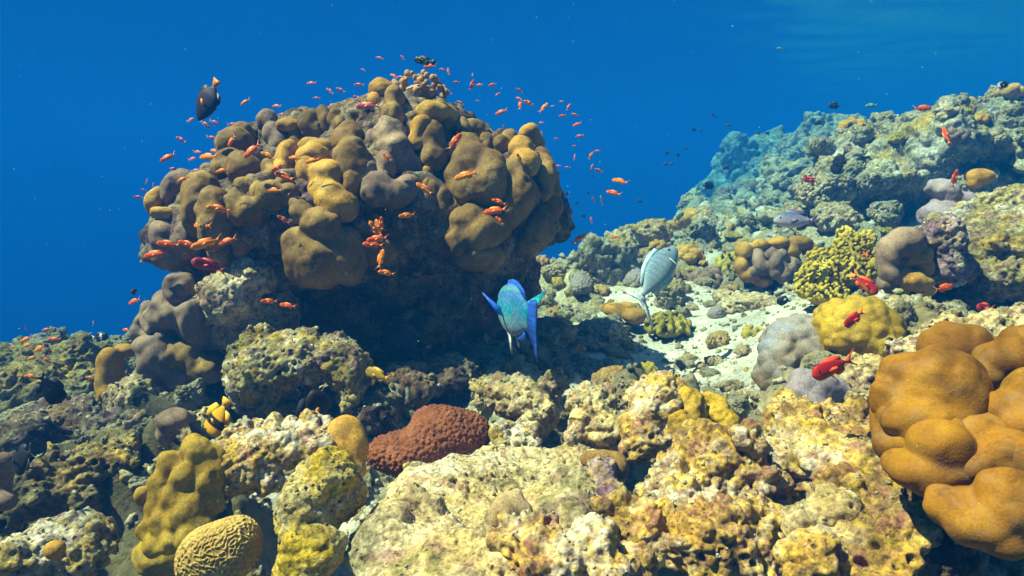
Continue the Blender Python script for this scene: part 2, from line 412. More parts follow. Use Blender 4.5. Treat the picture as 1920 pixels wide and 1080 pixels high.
# ------------------------------------------------------------------ the seabed
EY = np.array([-20, 2.9, 3.4, 3.9, 4.6, 5.4, 7.0, 9.0, 13.0, 17.0, 22, 30, 60.0])
EX = np.array([-5, -4.0, -2.4, -1.0, -0.2, 0.45, 1.45, 2.6, 4.6, 6.3, 8.8, 12.6, 30.0])
def lin(v, a, b): return np.clip((v - a) / (b - a), 0, 1)
CTRL = [(1350,650,3.0),(1430,738,2.2),(1250,700,2.6),(1180,745,2.3),(1100,600,3.6),(1050,520,4.6),(1250,560,3.6),(1250,480,4.8),(1180,425,8),(1440,545,3.6),
        (1380,440,5.0),(1450,380,7.0),(1530,575,2.8),(1700,550,2.5),(1600,430,4.5),(1760,430,4.4),(1850,640,2.5),(1610,672,2.1),(1700,770,1.7),(1620,770,1.75),
        (1000,740,2.3),(850,740,2.3),(700,800,2.1),(100,800,2.4),(60,720,2.9),(230,800,2.2),(1330,820,1.9),(960,640,3.2),(1900,780,1.7),(1900,420,4.4),(1900,360,6.0)]
CP = np.array([P(*c) for c in CTRL])
def base_plane(x, y):
    z = -0.86 - 0.20 * sstep(2.0, 1.3, y) + 0.03 * np.clip(y - 2.5, 0, 3) + 0.062 * np.clip(y - 5, 0, 11)
    return z + 0.08 * np.clip(x - 0.9, 0, 8) * sstep(1.8, 4.0, y) + 0.05 * np.clip(x - 1.8, 0, 4) * sstep(2.5, 4.5, y)
SG = 0.55
CG = np.exp(-((CP[:, None, :2] - CP[None, :, :2]) ** 2).sum(2) / (2 * SG * SG)) + 0.08 * np.eye(len(CP))
CW = np.linalg.solve(CG, CP[:, 2] - base_plane(CP[:, 0], CP[:, 1]))
def ground_base(x, y):
    "slow shape of the reef flat, its rising right side and the drop-off into deep water on the left"
    z = base_plane(x, y)
    for c, w in zip(CP, CW): z = z + w * np.exp(-((x - c[0]) ** 2 + (y - c[1]) ** 2) / (2 * SG * SG))
    e = np.interp(y, EY, EX) - x
    z = z - 1.1 * np.clip(e, 0, 25) * sstep(-0.1, 0.8, e) - (0.10 + 0.045 * np.clip(y - 5, 0, 14)) * sstep(-0.9 - 0.16 * np.clip(y - 5, 0, 14), 0, e)
    return np.maximum(z, -25.0)
def sand_mask(x, y):
    p = np.stack([x, y, np.zeros_like(x)], -1).reshape(-1, 3).astype(np.float32)
    wob = perl(p, 0.45, 2).reshape(np.shape(x)) * 0.5 + perl(p, 0.13, 4).reshape(np.shape(x)) * 0.25
    m = np.zeros_like(x)
    for cx, cy_, rx, ry in ((0.95, 2.75, 0.6, 0.58), (0.8, 3.5, 0.5, 0.5), (1.05, 3.05, 0.48, 0.5), (0.45, 2.2, 0.28, 0.3), (0.35, 3.1, 0.35, 0.5), (0.75, 2.2, 0.3, 0.3)):
        m = np.maximum(m, 1 - np.sqrt(((x - cx) / rx) ** 2 + ((y - cy_) / ry) ** 2))
    return sstep(0.0, 0.16, m + wob * 0.45 - 0.02)
def ground(x, y, detail=True):
    x = np.asarray(x, float); y = np.asarray(y, float); sh = np.shape(x)
    z = ground_base(x, y)
    if detail:
        p = np.stack([x, y, z * 0.6], -1).reshape(-1, 3).astype(np.float32)
        s = sand_mask(x, y).ravel(); d = np.hypot(p[:, 0], p[:, 1])
        rough = (1 - 0.85 * s) * (1 + 0.5 * sstep(2.4, 1.6, d))
        far = sstep(2.5, 7.0, d)
        r = (0.10 + 0.10 * far) * (np.abs(perl(p, 0.75, 1)) * 2 - 0.5) + (0.07 + 0.04 * far) * (np.abs(perl(p, 0.31, 2)) * 2 - 0.5)
        r += (0.028 + 0.022 * sstep(2.6, 1.8, d)) * (np.abs(perl(p, 0.13, 9)) * 2 - 0.5)
        r += 0.035 * (0.55 - worl(p, 0.16, 3)) * 1.5 + 0.02 * perl(p, 0.09, 5)
        r += 0.016 * (0.55 - worl(p, 0.06, 7)) * 1.6
        z = z + (r * rough + 0.006 * perl(p, 0.05, 6)).reshape(sh)
    return z
def build_seabed():
    na, nr = 760, 900
    a = np.linspace(R(-88), R(88), na); r = 0.22 * (150.0 / 0.22) ** (np.linspace(0, 1, nr) ** 0.92)
    A, RR = np.meshgrid(a, r, indexing='ij')
    x = RR * np.sin(A); y = RR * np.cos(A) - 0.3
    z = ground(x, y)
    v = np.stack([x, y, z], -1).reshape(-1, 3)
    i = np.arange(na - 1)[:, None] * nr + np.arange(nr - 1)[None, :]; i = i.ravel()
    q = np.stack([i, i + 1, i + nr + 1, i + nr], 1)[:, ::-1]
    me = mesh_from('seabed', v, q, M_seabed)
    at = me.attributes.new('sand', 'FLOAT', 'POINT'); at.data.foreach_set('value', sand_mask(x, y).ravel().astype(np.float32))
    at = me.attributes.new('turf', 'FLOAT', 'POINT'); at.data.foreach_set('value', sstep(-0.35, -0.9, (x + 0.15 * (y - 2))).ravel().astype(np.float32))  # mask of the painted shade, stronger to the left
    o = bpy.data.objects.new('seabed', me); col.objects.link(o); o['kind'] = 'structure'; return o
build_seabed()
def gz(x, y, detail=False): return float(ground(np.array([x]), np.array([y]), detail)[0])
def on_ground(px, py, dmin=0.6, dmax=30):
    "the point where the view ray of a pixel meets the seabed"
    ds = np.geomspace(dmin, dmax, 500); pts = np.stack([P(px, py, d) for d in ds])
    h = pts[:, 2] - ground_base(pts[:, 0], pts[:, 1]); k = np.nonzero(h < 0)[0]
    return pts[k[0]] if len(k) else pts[-1]

# water surface far overhead
def build_surface():
    n = 420; t = np.linspace(-1, 1, n); s = np.sign(t) * np.abs(t) ** 2.2
    X, Y = np.meshgrid(s * 150, 8 + s * (155 if True else 0), indexing='ij')
    p = np.stack([X, Y, 0 * X], -1).reshape(-1, 3).astype(np.float32)
    Z = 3.7 + 0.05 * perl(p * np.array([1, 1.8, 1], np.float32), 2.2, 1) + 0.03 * perl(p, 0.9, 2)
    p[:, 2] = Z; i = (np.arange(n - 1)[:, None] * n + np.arange(n - 1)[None, :]).ravel()
    o = bpy.data.objects.new('water_surface', mesh_from('water_surface', p, np.stack([i, i + n, i + n + 1, i + 1], 1), M_wsurf))
    col.objects.link(o); o['kind'] = 'structure'
build_surface()

# ------------------------------------------------------------------ the big coral boulder
bom = empty('coral_boulder', P(640, 700, 2.9)); bom.location.z = -0.95
tag(bom, 'huge overhanging reef boulder crowded with brown coral lobes, swarmed by orange fish', 'coral boulder')
CORE = [B(650, 400, 2.75, 315, 130, 230), B(760, 305, 2.75, 175, 125, 150), B(935, 375, 2.72, 118, 118, 150),
        B(425, 415, 2.68, 118, 84, 140), B(650, 560, 3.0, 300, 190, 190), B(860, 520, 3.05, 150, 170, 150),
        B(735, 200, 2.75, 45, 45, 45), B(1035, 410, 2.75, 38, 45, 60), B(560, 470, 2.72, 200, 85, 170), B(345, 455, 2.62, 70, 50, 70),
        B(880, 440, 2.62, 120, 70, 130), B(620, 255, 2.8, 130, 50, 110)]
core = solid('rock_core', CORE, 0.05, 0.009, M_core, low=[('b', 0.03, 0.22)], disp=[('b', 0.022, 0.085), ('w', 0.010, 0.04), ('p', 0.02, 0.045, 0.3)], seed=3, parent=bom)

def core_depth(px, py):
    d0 = 1.9; best = (9, 0)
    ds = np.arange(1.9, 3.1, 0.01); pts = np.stack([P(px, py, d) for d in ds]).astype(np.float32)
    f = field(pts, CORE, 0.05); k = np.nonzero(f < 0.0)[0]
    if len(k): return ds[k[0]]
    return ds[int(np.argmin(f))] - 0.02
CMAT = {'b': M_brown, 'o': M_ochre, 'g': M_grey}
def colony(mat, lobes, push=-0.12, seed=0, k=0.017, dd=None, label=None):
    "one coral colony: a few rounded lobes fused together, growing out of the boulder"
    bl = []
    for L in lobes:
        px, py, rx, ry = L[:4]; roll = L[4] if len(L) > 4 else 0
        d = dd if dd else core_depth(px, py)
        rd = 0.5 * (rx + ry) * 0.95
        d = d + M(rd * push, d) - (M(L[5], d) if len(L) > 5 else 0)
        bl.append(B(px, py, d, rx * 0.94, ry * 1.08, rd, roll, tilt=-14))
    o = solid('coral_colony', bl, k, 0.0048, CMAT[mat], low=[('n', 0.013, 0.10), ('b', 0.006, 0.075)], disp=[('n', 0.0035, 0.035), ('n', 0.0008, 0.013)], seed=seed, levels=1, parent=bom)
    if label: o['label'] = label
COL = [
 ('o', [(716,172,27,24),(700,192,12,18)]), ('b', [(741,196,21,32),(738,220,25,28)]),
 ('o', [(815,212,38,20),(842,220,18,16)]), ('o', [(795,240,25,24),(783,264,20,22)]), ('b', [(812,262,25,34),(812,296,28,28)]),
 ('b', [(836,230,18,20),(868,240,20,20)]), ('b', [(890,250,22,24)]),
 ('b', [(877,280,29,32),(885,310,42,38),(925,335,34,50),(858,342,28,30),(895,357,52,34)]),
 ('g', [(728,252,33,32),(740,285,40,36),(765,310,25,25)]), ('g', [(720,315,24,30),(703,355,32,34),(735,367,40,26),(766,352,28,24)]),
 ('b', [(656,268,36,38),(660,310,38,48)]), ('o', [(592,280,38,22),(585,300,36,30)]),
 ('o', [(575,322,22,28),(612,330,34,30),(600,358,26,26),(642,388,38,27,-25),(620,368,34,28)]),
 ('g', [(500,228,22,21),(508,250,20,18),(525,272,19,26)]), ('b', [(455,255,26,26),(445,272,38,33),(430,312,36,30),(458,318,38,30)]),
 ('b', [(455,352,25,18),(447,385,20,40),(470,398,30,26),(510,368,30,28),(540,365,22,24)]),
 ('b', [(378,362,38,40),(365,400,24,42)]), ('b', [(402,386,34,34),(405,422,38,44)]),
 ('o', [(298,378,18,32,12),(305,400,26,14)]), ('g', [(322,358,20,28),(347,340,20,18)]), ('g', [(330,332,18,12)]),
 ('g', [(310,440,34,28),(322,468,40,34),(352,450,28,38)]),
 ('b', [(600,420,40,34,20),(598,485,66,56),(648,478,42,58,-15),(560,468,30,40)], -0.55), ('b', [(885,414,46,28),(900,440,46,34),(940,420,24,30),(862,448,28,30)]),
 ('b', [(957,262,20,22),(940,272,16,18)]), ('o', [(992,250,22,16),(1002,270,24,20),(975,280,30,22),(985,310,30,28)]),
 ('b', [(962,325,30,28),(975,362,34,44),(955,392,24,34)]), ('b', [(1016,300,20,24),(1026,325,20,30),(1036,352,18,28),(1020,345,24,30)]),
 ('b', [(1036,388,22,24),(1010,422,32,36)]), ('b', [(562,392,22,20),(578,408,24,22)]), ('b', [(532,345,18,18)]),
 ('b', [(660,345,20,22)]), ('g', [(845,290,18,22)]), ('b', [(640,265,22,14)]), ('o', [(545,235,26,12)]),
 ('b', [(705,470,40,26)]), ('b', [(990,455,34,28)]), ('b', [(420,470,34,30)]), ('g', [(480,300,18,24)]), ('b',[(900,480,50,26)]),
]
for i, c in enumerate(COL):
    colony(c[0], c[1], push=c[2] if len(c) > 2 else -0.12, seed=i * 7)

def knobs(name, px, py, d, rx, ry, n, r0, mat, seed, parent=None, h=0.0035, dome=1.0, k=0.006, depth=None):
    "bunch of stubby branch tips spread over a dome"
    g = np.random.default_rng(seed); bl = [B(px, py + 0.25 * ry, d, rx * 0.75, ry * 0.65, depth or rx * 0.75)]
    c = P(px, py, d); rad = np.array([M(rx, d), M(depth or rx, d), M(ry, d)])
    for i in range(n):
        u = (i + 0.5) / n; th = 2.39996 * i + g.normal() * 0.15; z = 1 - 1.35 * u
        s = math.sqrt(max(0, 1 - z * z)); v = np.array([s * math.cos(th), s * math.sin(th), z])
        q = c + v * rad * g.uniform(0.84, 1.12); rr = M(r0, d) * g.uniform(0.8, 1.25)
        bl.append(blob(q, (rr, rr, rr * 1.25)))
    return solid(name, bl, k, h, mat, disp=[('n', 0.002, 0.02)], seed=seed, levels=1, parent=parent)
# smaller lobes crowding the gaps between the big ones
ge = np.random.default_rng(15); TAKEN = [(L[0], L[1], max(L[2], L[3])) for c in COL for L in c[1]]
for t in range(420):
    px, py = ge.uniform(290, 1050), ge.uniform(215, 470)
    if py > 400 and 480 < px < 860: continue
    if py < 330 - 0.42 * (px - 300) if px < 560 else py < 215: continue
    if field(P(px, py, core_depth(px, py) + 0.02)[None].astype(np.float32), CORE, 0.05)[0] > 0.0: continue
    r = ge.uniform(13, 23)
    if any((px - a) ** 2 + (py - b) ** 2 < (0.66 * c + 0.72 * r) ** 2 for a, b, c in TAKEN): continue
    TAKEN.append((px, py, r)); colony('bbog'[int(ge.integers(4))], [(px, py, r, r * ge.uniform(1.1, 1.7)), (px + ge.uniform(-12, 12), py + r * 0.8, r * 0.9, r)], push=0.15, seed=500 + t)
fc = knobs('finger_coral', 788, 172, 2.68, 46, 32, 60, 5.6, M_finger, 5, bom, k=0.002); fc['label'] = 'bunch of orange-brown stubby finger coral on the crest'
fc = knobs('finger_coral', 705, 196, 2.66, 20, 20, 30, 5.5, M_lilac, 6, bom); fc['label'] = 'small purple knobbly coral on the crest'
fc = knobs('finger_coral', 690, 300, 2.40, 14, 24, 22, 6, M_grey, 7, bom)
# pale pitted limestone under the left lobes and the low wall behind the cave
solid('pitted_limestone', [B(428, 560, 2.3, 52, 56, 56), B(478, 515, 2.34, 40, 34, 50), B(420, 610, 2.36, 34, 46, 50), B(455, 625, 2.4, 44, 50, 50), B(515, 590, 2.5, 50, 64, 60)], 0.03, 0.005, M_pale,
      low=[('b', 0.02, 0.12)], disp=[('b', 0.010, 0.05), ('p', 0.016, 0.022, 0.36), ('n', 0.004, 0.015)], seed=12, parent=bom)
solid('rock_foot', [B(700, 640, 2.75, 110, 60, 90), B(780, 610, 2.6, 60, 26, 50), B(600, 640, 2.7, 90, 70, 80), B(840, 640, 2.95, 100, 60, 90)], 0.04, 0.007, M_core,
      low=[('b', 0.03, 0.16)], disp=[('b', 0.014, 0.06), ('w', 0.008, 0.03)], seed=13, parent=bom)

# ------------------------------------------------------------------ rocks and corals, each a thing of its own
def rock(label, mat, blobs, k=0.025, h=0.004, seed=0, rough=1.0, name='reef_rock', cat='rock', low=None, disp=None, group=None):
    rough *= 1.2
    o = solid(name, blobs, k, h, mat, low=low if low is not None else [('b', 0.022 * rough, 0.13), ('n', 0.012 * rough, 0.07)],
              disp=disp if disp is not None else [('b', 0.010 * rough, 0.045), ('w', 0.005 * rough, 0.02), ('p', 0.016 * rough, 0.03, 0.34), ('n', 0.003 * rough, 0.009)], seed=seed)
    return tag(o, label, cat, group)
def coral(label, mat, blobs, k=0.014, h=0.003, seed=0, name='lobed_coral', low=(('n', 0.008, 0.08),), disp=(('n', 0.002, 0.03),), cat='coral', levels=2):
    return tag(solid(name, blobs, k, h, mat, low=list(low), disp=list(disp), seed=seed, levels=levels), label, cat)

rock('rough yellow-green ledge of pitted rock below the big dark overhang', M_olive,
     [B(560, 670, 2.1, 115, 45, 80), B(500, 700, 2.1, 62, 55, 70), B(650, 690, 2.05, 38, 55, 50), B(480, 650, 2.2, 45, 35, 50), B(665, 740, 2.05, 24, 34, 34), B(520, 755, 2.15, 60, 45, 60)], seed=21, h=0.0045)
# big brown lobed mass at the boulder's lower left
g = tag(empty('lobed_coral', P(330, 740, 2.3)), 'tall grey-brown mass of swollen coral lobes leaning on the boulder by the blue water', 'coral')
for i, (mt, L) in enumerate([(M_grey, [(340,545,26,30),(335,530,18,16)]), (M_grey, [(330,580,46,44),(372,600,42,52),(300,600,30,36)]), (M_grey, [(285,585,22,22),(272,615,22,32),(310,632,44,36)]),
                            (M_grey, [(300,680,45,40),(285,650,32,32),(325,705,34,26)]), (M_brown, [(385,690,42,34),(350,660,44,34)]), (M_grey, [(370,640,44,40)]), (M_grey, [(290,730,30,24)])]):
    solid('coral_lobe', [B(a, b, 2.28 + 0.03 * (i % 3), r1 * 0.95, r2) for a, b, r1, r2 in L], 0.010, 0.0042, mt, low=[('n', 0.014, 0.11), ('b', 0.012, 0.075)], disp=[('n', 0.004, 0.035)], seed=50 + i, levels=1, parent=g)
solid('rock_base', [B(350, 650, 2.5, 75, 100, 70), B(400, 730, 2.5, 60, 50, 60)], 0.03, 0.006, M_core, low=[('b', 0.02, 0.1)], disp=[('b', 0.01, 0.04)], seed=58, parent=g)
coral('smooth pale olive coral lobe standing left of the grey-brown lobed mass', M_ochre, [B(208, 695, 2.35, 24, 46, 26), B(215, 735, 2.35, 28, 24), B(198, 720, 2.36, 18, 30), B(232, 658, 2.4, 18, 13)], seed=60)
rock('small pale blue-grey rock under the pale olive lobe', M_pale, [B(245, 745, 2.2, 38, 34), B(270, 720, 2.25, 24, 30), B(230, 770, 2.2, 24, 24)], seed=61)
coral('smooth grey coral shelf beside the yellow and black fish', M_grey, [B(325, 788, 1.85, 34, 22, 30), B(308, 812, 1.85, 18, 24, 22), B(350, 785, 1.9, 22, 14)], seed=62)
rock('whitish rock lump behind the smooth grey coral shelf', M_pale, [B(372, 790, 2.0, 26, 26), B(390, 812, 2.0, 20, 20)], seed=63)
# yellow-brown knobbly mound
g = tag(empty('lobed_coral', P(340, 1030, 1.45)), 'yellow-brown mound of fused coral knuckles at lower left, right of the dark gap', 'coral')
KN = [(372,845,34,26),(322,868,26,20),(390,880,38,24),(345,895,24,24),(305,905,26,28),(375,912,28,24),(408,905,20,24),(330,935,26,26),(290,945,24,30),(362,948,30,26),(398,940,22,24),(305,985,24,28),(278,985,18,26),(335,975,24,24),(370,980,28,24),(318,1018,24,24),(290,1025,20,24),(345,1015,20,22),(400,860,26,18),(270,925,16,22)]
solid('coral_knuckles', [B(a, b, 1.39 - 0.0005 * (b - 840) + 0.0007 * abs(a - 345), r1 * 0.98, r2 * 1.08, None, 25 * math.sin(a)) for a, b, r1, r2 in KN], 0.008, 0.0032, M_olivec, low=[('n', 0.010, 0.05)], disp=[('n', 0.003, 0.02)], seed=70, parent=g)
solid('rock_base', [B(345, 940, 1.56, 66, 95, 50), B(310, 1040, 1.54, 56, 46, 50)], 0.02, 0.005, M_olivec, low=[('b', 0.012, 0.06)], disp=[('n', 0.003, 0.02)], seed=78, parent=g)
# brain coral
tag(solid('brain_coral', [B(414, 1036, 1.12, 64, 56, 56), B(448, 1012, 1.13, 38, 42, 42), B(390, 1052, 1.12, 48, 50, 50), B(408, 1008, 1.03, 16, 22, 14, roll=40, op=-1)], 0.022, 0.0012, M_brain, low=[('n', 0.006, 0.08)],
          disp=[('l', 0.0018, 0.0100)], seed=80), 'round brain coral with winding yellow ridges at the bottom edge', 'coral')
# mossy yellow boulder
rock('tall bright yellow moss-covered rock in two humps at the bottom edge', M_moss, [B(612, 900, 1.18, 62, 50, 60, roll=-10), B(575, 960, 1.15, 50, 80, 60), B(640, 930, 1.2, 40, 50, 50), B(590, 1040, 1.08, 56, 56, 55), B(555, 1060, 1.08, 40, 60, 50)], k=0.035, h=0.003, seed=82, rough=0.75,
     low=[('n', 0.018, 0.11)], disp=[('b', 0.006, 0.035), ('n', 0.003, 0.012), ('w', 0.002, 0.008)])
rock('crusted yellow-tan ridge rock with a dark hole, behind the yellow mossy rock', M_gold, [B(520, 835, 1.5, 80, 40, 70, roll=12), B(450, 850, 1.5, 42, 42, 50), B(600, 825, 1.5, 50, 34, 50), B(480, 890, 1.45, 55, 45, 50), B(570, 800, 1.55, 34, 26, 34)], seed=83, h=0.0035)
coral('smooth tan coral curling over the right end of the crusted ridge rock', M_ochre, [B(650, 810, 1.5, 36, 30, 34), B(668, 845, 1.48, 26, 40, 30), B(635, 850, 1.46, 26, 24), B(672, 880, 1.46, 20, 24)], seed=84)
# red-brown anemone carpet
tag(solid('carpet_anemone', [B(840, 808, 1.72, 72, 42, 70, roll=15), B(770, 845, 1.66, 60, 38, 60), B(722, 845, 1.64, 30, 26, 34), B(880, 815, 1.75, 36, 36, 40)], 0.03, 0.0028, M_anem, low=[('n', 0.012, 0.10)], disp=[('w', 0.0065, 0.0105)], seed=85),
    'rust-red mound of short bead-like tentacles in front of the dark cave', 'anemone')
# pale slab in the middle foreground
rock('broad flat pale slab of bored limestone across the bottom centre', M_pale, [B(880, 985, 1.35, 185, 62, 230, roll=6), B(760, 1020, 1.15, 110, 90, 130), B(960, 900, 1.6, 150, 52, 120), B(1060, 960, 1.35, 90, 62, 110), B(900, 1090, 1.0, 200, 80, 120), B(1080, 890, 1.65, 90, 40, 80), B(802, 975, 1.1, 42, 13, 50, op=-1), B(892, 962, 1.16, 34, 9, 40, roll=22, op=-1), B(1010, 905, 1.4, 40, 9, 40, roll=-10, op=-1)], k=0.04, h=0.0034, seed=90,
     low=[('b', 0.018, 0.22), ('n', 0.012, 0.09)], disp=[('b', 0.007, 0.05), ('w', 0.003, 0.02), ('p', 0.016, 0.028, 0.26), ('n', 0.0025, 0.008)])
coral('beige lump of coral perched alone on the broad pale slab', M_beige, [B(950, 952, 1.05, 34, 32), B(976, 962, 1.05, 24, 24), B(945, 985, 1.05, 28, 24), B(968, 922, 1.06, 15, 18), B(930, 972, 1.04, 16, 26), B(955, 1000, 1.06, 34, 20)], seed=91, k=0.01)
rock('small grey rock lump at the foot of the rust-red anemone', M_olive, [B(775, 880, 1.5, 20, 14, 18), B(760, 888, 1.5, 12, 10)], seed=92, h=0.003)
rock('jagged cream rock with a raised nose, right of the rust-red anemone', M_pale, [B(940, 735, 1.95, 48, 34, 44), B(985, 755, 1.9, 52, 38, 46, roll=-15), B(1030, 740, 1.95, 26, 36, 34), B(1010, 790, 1.85, 40, 40, 40), B(900, 735, 2.0, 20, 24, 24), B(985, 715, 1.95, 12, 16, 14)], seed=93, h=0.0038, rough=1.15)
rock('knobbly grey rock with olive patches between the anemone and the cream rock', M_olive, [B(945, 810, 1.72, 26, 26), B(975, 830, 1.7, 34, 22), B(1000, 838, 1.68, 30, 22)], seed=94)
rock('upright cream rock block left of the brown-topped coral mound', M_pale, [B(1105, 770, 1.75, 40, 46, 44), B(1135, 810, 1.7, 40, 46, 44), B(1090, 815, 1.72, 34, 40, 40)], seed=95, rough=1.1)
coral('small brown wavy coral ruffle under the upright cream rock', M_brown, [B(1105, 862, 1.45, 18, 16), B(1130, 858, 1.44, 20, 16), B(1155, 868, 1.44, 20, 20), B(1160, 885, 1.44, 18, 16)], seed=96)
rock('rounded purple-brown dead coral lump with yellow patches, between slab and craggy block', M_gold, [B(1225, 760, 1.55, 48, 44, 46), B(1205, 810, 1.5, 44, 46, 46), B(1255, 735, 1.58, 30, 24, 30), B(1235, 820, 1.5, 40, 36, 40)], seed=97, rough=0.9)
coral('yellow-brown ridged coral lobes on the shoulder of the purple-brown lump', M_gyel, [B(1290, 750, 1.52, 26, 24), B(1300, 775, 1.5, 22, 30), B(1270, 795, 1.48, 26, 30), B(1345, 770, 1.52, 22, 30, roll=30), B(1360, 800, 1.5, 20, 30, roll=30), B(1330, 745, 1.54, 16, 14)], seed=98, low=(('n', 0.008, 0.06), ('b', 0.010, 0.05)), disp=(('w', 0.003, 0.02), ('n', 0.002, 0.01)))
rock('dark purple crusted rock between the pale slab and craggy block', M_purple, [B(1120, 900, 1.4, 40, 34, 40), B(1150, 930, 1.35, 34, 26, 34)], seed=99)
rock('big craggy golden block full of holes at the bottom right of centre', M_gold, [B(1340, 870, 1.25, 88, 72, 80), B(1280, 930, 1.2, 80, 60, 75, roll=-20), B(1400, 930, 1.2, 62, 70, 62), B(1220, 990, 1.1, 85, 50, 75), B(1330, 1010, 1.08, 110, 70, 80), B(1440, 1000, 1.1, 50, 60, 55), B(1320, 850, 1.3, 55, 50, 50), B(1452, 1035, 0.95, 50, 46, 80, op=-1), B(1300, 985, 0.96, 46, 13, 40, roll=-30, op=-1), B(1218, 880, 1.1, 32, 40, 60, op=-1), B(1395, 870, 1.14, 30, 10, 30, roll=20, op=-1)], k=0.03, h=0.0032, seed=100, rough=1.25)
rock('low holey gold-brown rock at the bottom edge below the beige lump', M_gold, [B(1050, 1040, 0.98, 120, 46, 80), B(1150, 1060, 0.96, 80, 60, 70), B(980, 1060, 1.0, 60, 40, 50)], seed=101, h=0.003, rough=1.1)
rock('broad yellow crusted rock left of the big amber coral', M_gold, [B(1530, 810, 1.3, 95, 52, 90, roll=-12), B(1580, 870, 1.2, 95, 62, 80), B(1480, 870, 1.25, 60, 50, 60), B(1610, 940, 1.1, 80, 70, 70), B(1500, 790, 1.4, 70, 36, 60), B(1650, 1030, 1.0, 110, 50, 80, roll=-25), B(1560, 1040, 1.0, 80, 50, 60)], k=0.03, h=0.0032, seed=102, rough=1.0)
rock('round grey-white rock boss set into the yellow crusted rock', M_pale, [B(1552, 965, 1.06, 58, 50, 50), B(1525, 1000, 1.06, 34, 30, 34)], seed=103, rough=0.6, h=0.003)
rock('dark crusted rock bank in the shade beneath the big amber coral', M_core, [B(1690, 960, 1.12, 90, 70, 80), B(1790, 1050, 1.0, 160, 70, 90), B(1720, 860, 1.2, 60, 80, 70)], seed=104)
# amber coral
g = tag(empty('lobed_coral', P(1790, 1000, 0.98)), 'large amber coral of bulging smooth lobes filling the right edge', 'coral')
AMB = [[(1790,648,1.10,62,46),(1845,675,1.08,34,40),(1770,640,1.12,34,34)], [(1715,705,1.02,66,44),(1760,720,.99,80,62),(1800,740,.98,58,50),(1690,760,1.0,48,52),(1735,790,.97,78,50)], [(1668,795,1.0,34,38),(1660,770,1.02,26,24),(1680,830,.98,34,30),(1720,830,.96,50,34)],
       [(1700,868,.95,38,34),(1765,838,.92,58,48),(1740,880,.92,60,36),(1790,880,.91,50,34)], [(1835,820,.92,48,36),(1880,850,.89,52,44),(1820,870,.9,40,34),(1850,800,.94,44,32)],
       [(1885,675,1.02,52,40),(1920,660,1.0,50,50),(1860,700,1.02,34,26)], [(1895,770,.94,50,46),(1930,740,.94,46,50),(1930,800,.92,40,40)], [(1770,930,.90,40,24,),(1800,950,.86,62,38),(1850,985,.83,72,40),(1910,950,.82,70,66),(1900,1010,.82,70,30)], [(1862,650,1.12,26,18)], [(1930,870,.86,40,50)]]
for i, L in enumerate(AMB):
    solid('coral_lobe', [B(a, b, d, r1 * 1.05, r2 * 1.05) for a, b, d, r1, r2 in L], 0.007, 0.0032, M_amber, low=[('n', 0.008, 0.08), ('b', 0.007, 0.06)], disp=[('n', 0.0025, 0.03)], seed=110 + i, levels=1, parent=g)
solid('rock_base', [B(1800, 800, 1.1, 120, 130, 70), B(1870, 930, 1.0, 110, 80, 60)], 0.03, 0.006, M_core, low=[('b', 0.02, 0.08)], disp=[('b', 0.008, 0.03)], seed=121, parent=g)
# knobbly massive corals
NOD = (('w', 0.013, 0.044), ('n', 0.004, 0.03))
coral('bright golden knobbly coral dome behind the blue-topped dome', M_gyel, [B(1608, 620, 2, 74, 61, 64, roll=-25), B(1640, 638, 1.97, 47, 50, 50), B(1570, 598, 2.04, 41, 37, 40)], k=0.03, seed=130, name='massive_coral', disp=NOD)
coral('grey-tan bumpy coral dome with a bluish top, in front of the golden dome', M_tan, [B(1505, 645, 2.11, 72, 54, 62), B(1462, 680, 2.08, 40, 48, 46), B(1445, 710, 2.08, 30, 22, 30), B(1530, 665, 2.08, 46, 34, 40)], k=0.03, seed=131, name='massive_coral', disp=NOD)
coral('lilac-grey coral of round knobs under the bluish dome', M_lilac, [B(1510, 715, 1.8, 30, 24), B(1540, 728, 1.78, 30, 26), B(1495, 740, 1.78, 26, 26), B(1570, 740, 1.8, 26, 28), B(1525, 755, 1.75, 30, 24), B(1590, 730, 1.85, 22, 24)], seed=132, name='massive_coral', disp=(('w', 0.008, 0.04),))
coral('small golden coral knob squeezed between the two coral domes', M_ochre, [B(1588, 655, 2.03, 14, 18), B(1592, 670, 2.03, 12, 12)], seed=133)
rock('pebbly cream rock right of the lilac-grey coral', M_pale, [B(1620, 715, 1.8, 46, 36, 44), B(1655, 690, 1.86, 36, 24, 36), B(1600, 690, 1.86, 24, 26, 30), B(1640, 740, 1.74, 34, 34, 34)], seed=134)
rock('tumbled cream rocks behind the amber coral lobes', M_pale, [B(1700, 650, 1.79, 46, 22, 40), B(1840, 622, 1.68, 90, 22, 60), B(1755, 620, 1.79, 30, 18, 30), B(1900, 605, 1.68, 50, 26, 50)], seed=135)
# olive lobed coral and the big rock on the right
g = tag(empty('lobed_coral', P(1700, 545, 2.5)), 'olive-brown folded coral lobes left of the purple-crusted boulder', 'coral')
for i, (mt, L) in enumerate([(M_grey, [(1695,455,38,30),(1665,475,20,34),(1668,510,20,26)]), (M_ochre, [(1715,478,34,22),(1730,500,24,20),(1690,492,22,16)]), (M_ochre, [(1705,525,32,22),(1730,530,22,18),(1690,515,20,20)]), (M_grey, [(1665,530,18,18)]), (M_ochre, [(1735,545,18,14),(1690,548,16,12)])]):
    solid('coral_lobe', [B(a, b, 2.45 + 0.02 * (i % 2), r1, r2) for a, b, r1, r2 in L], 0.012, 0.004, mt, low=[('n', 0.010, 0.08)], disp=[('n', 0.003, 0.03)], seed=140 + i, levels=1, parent=g)
solid('rock_base', [B(1700, 505, 2.6, 40, 60, 40)], 0.02, 0.006, M_core, disp=[('b', 0.01, 0.04)], seed=146, parent=g)
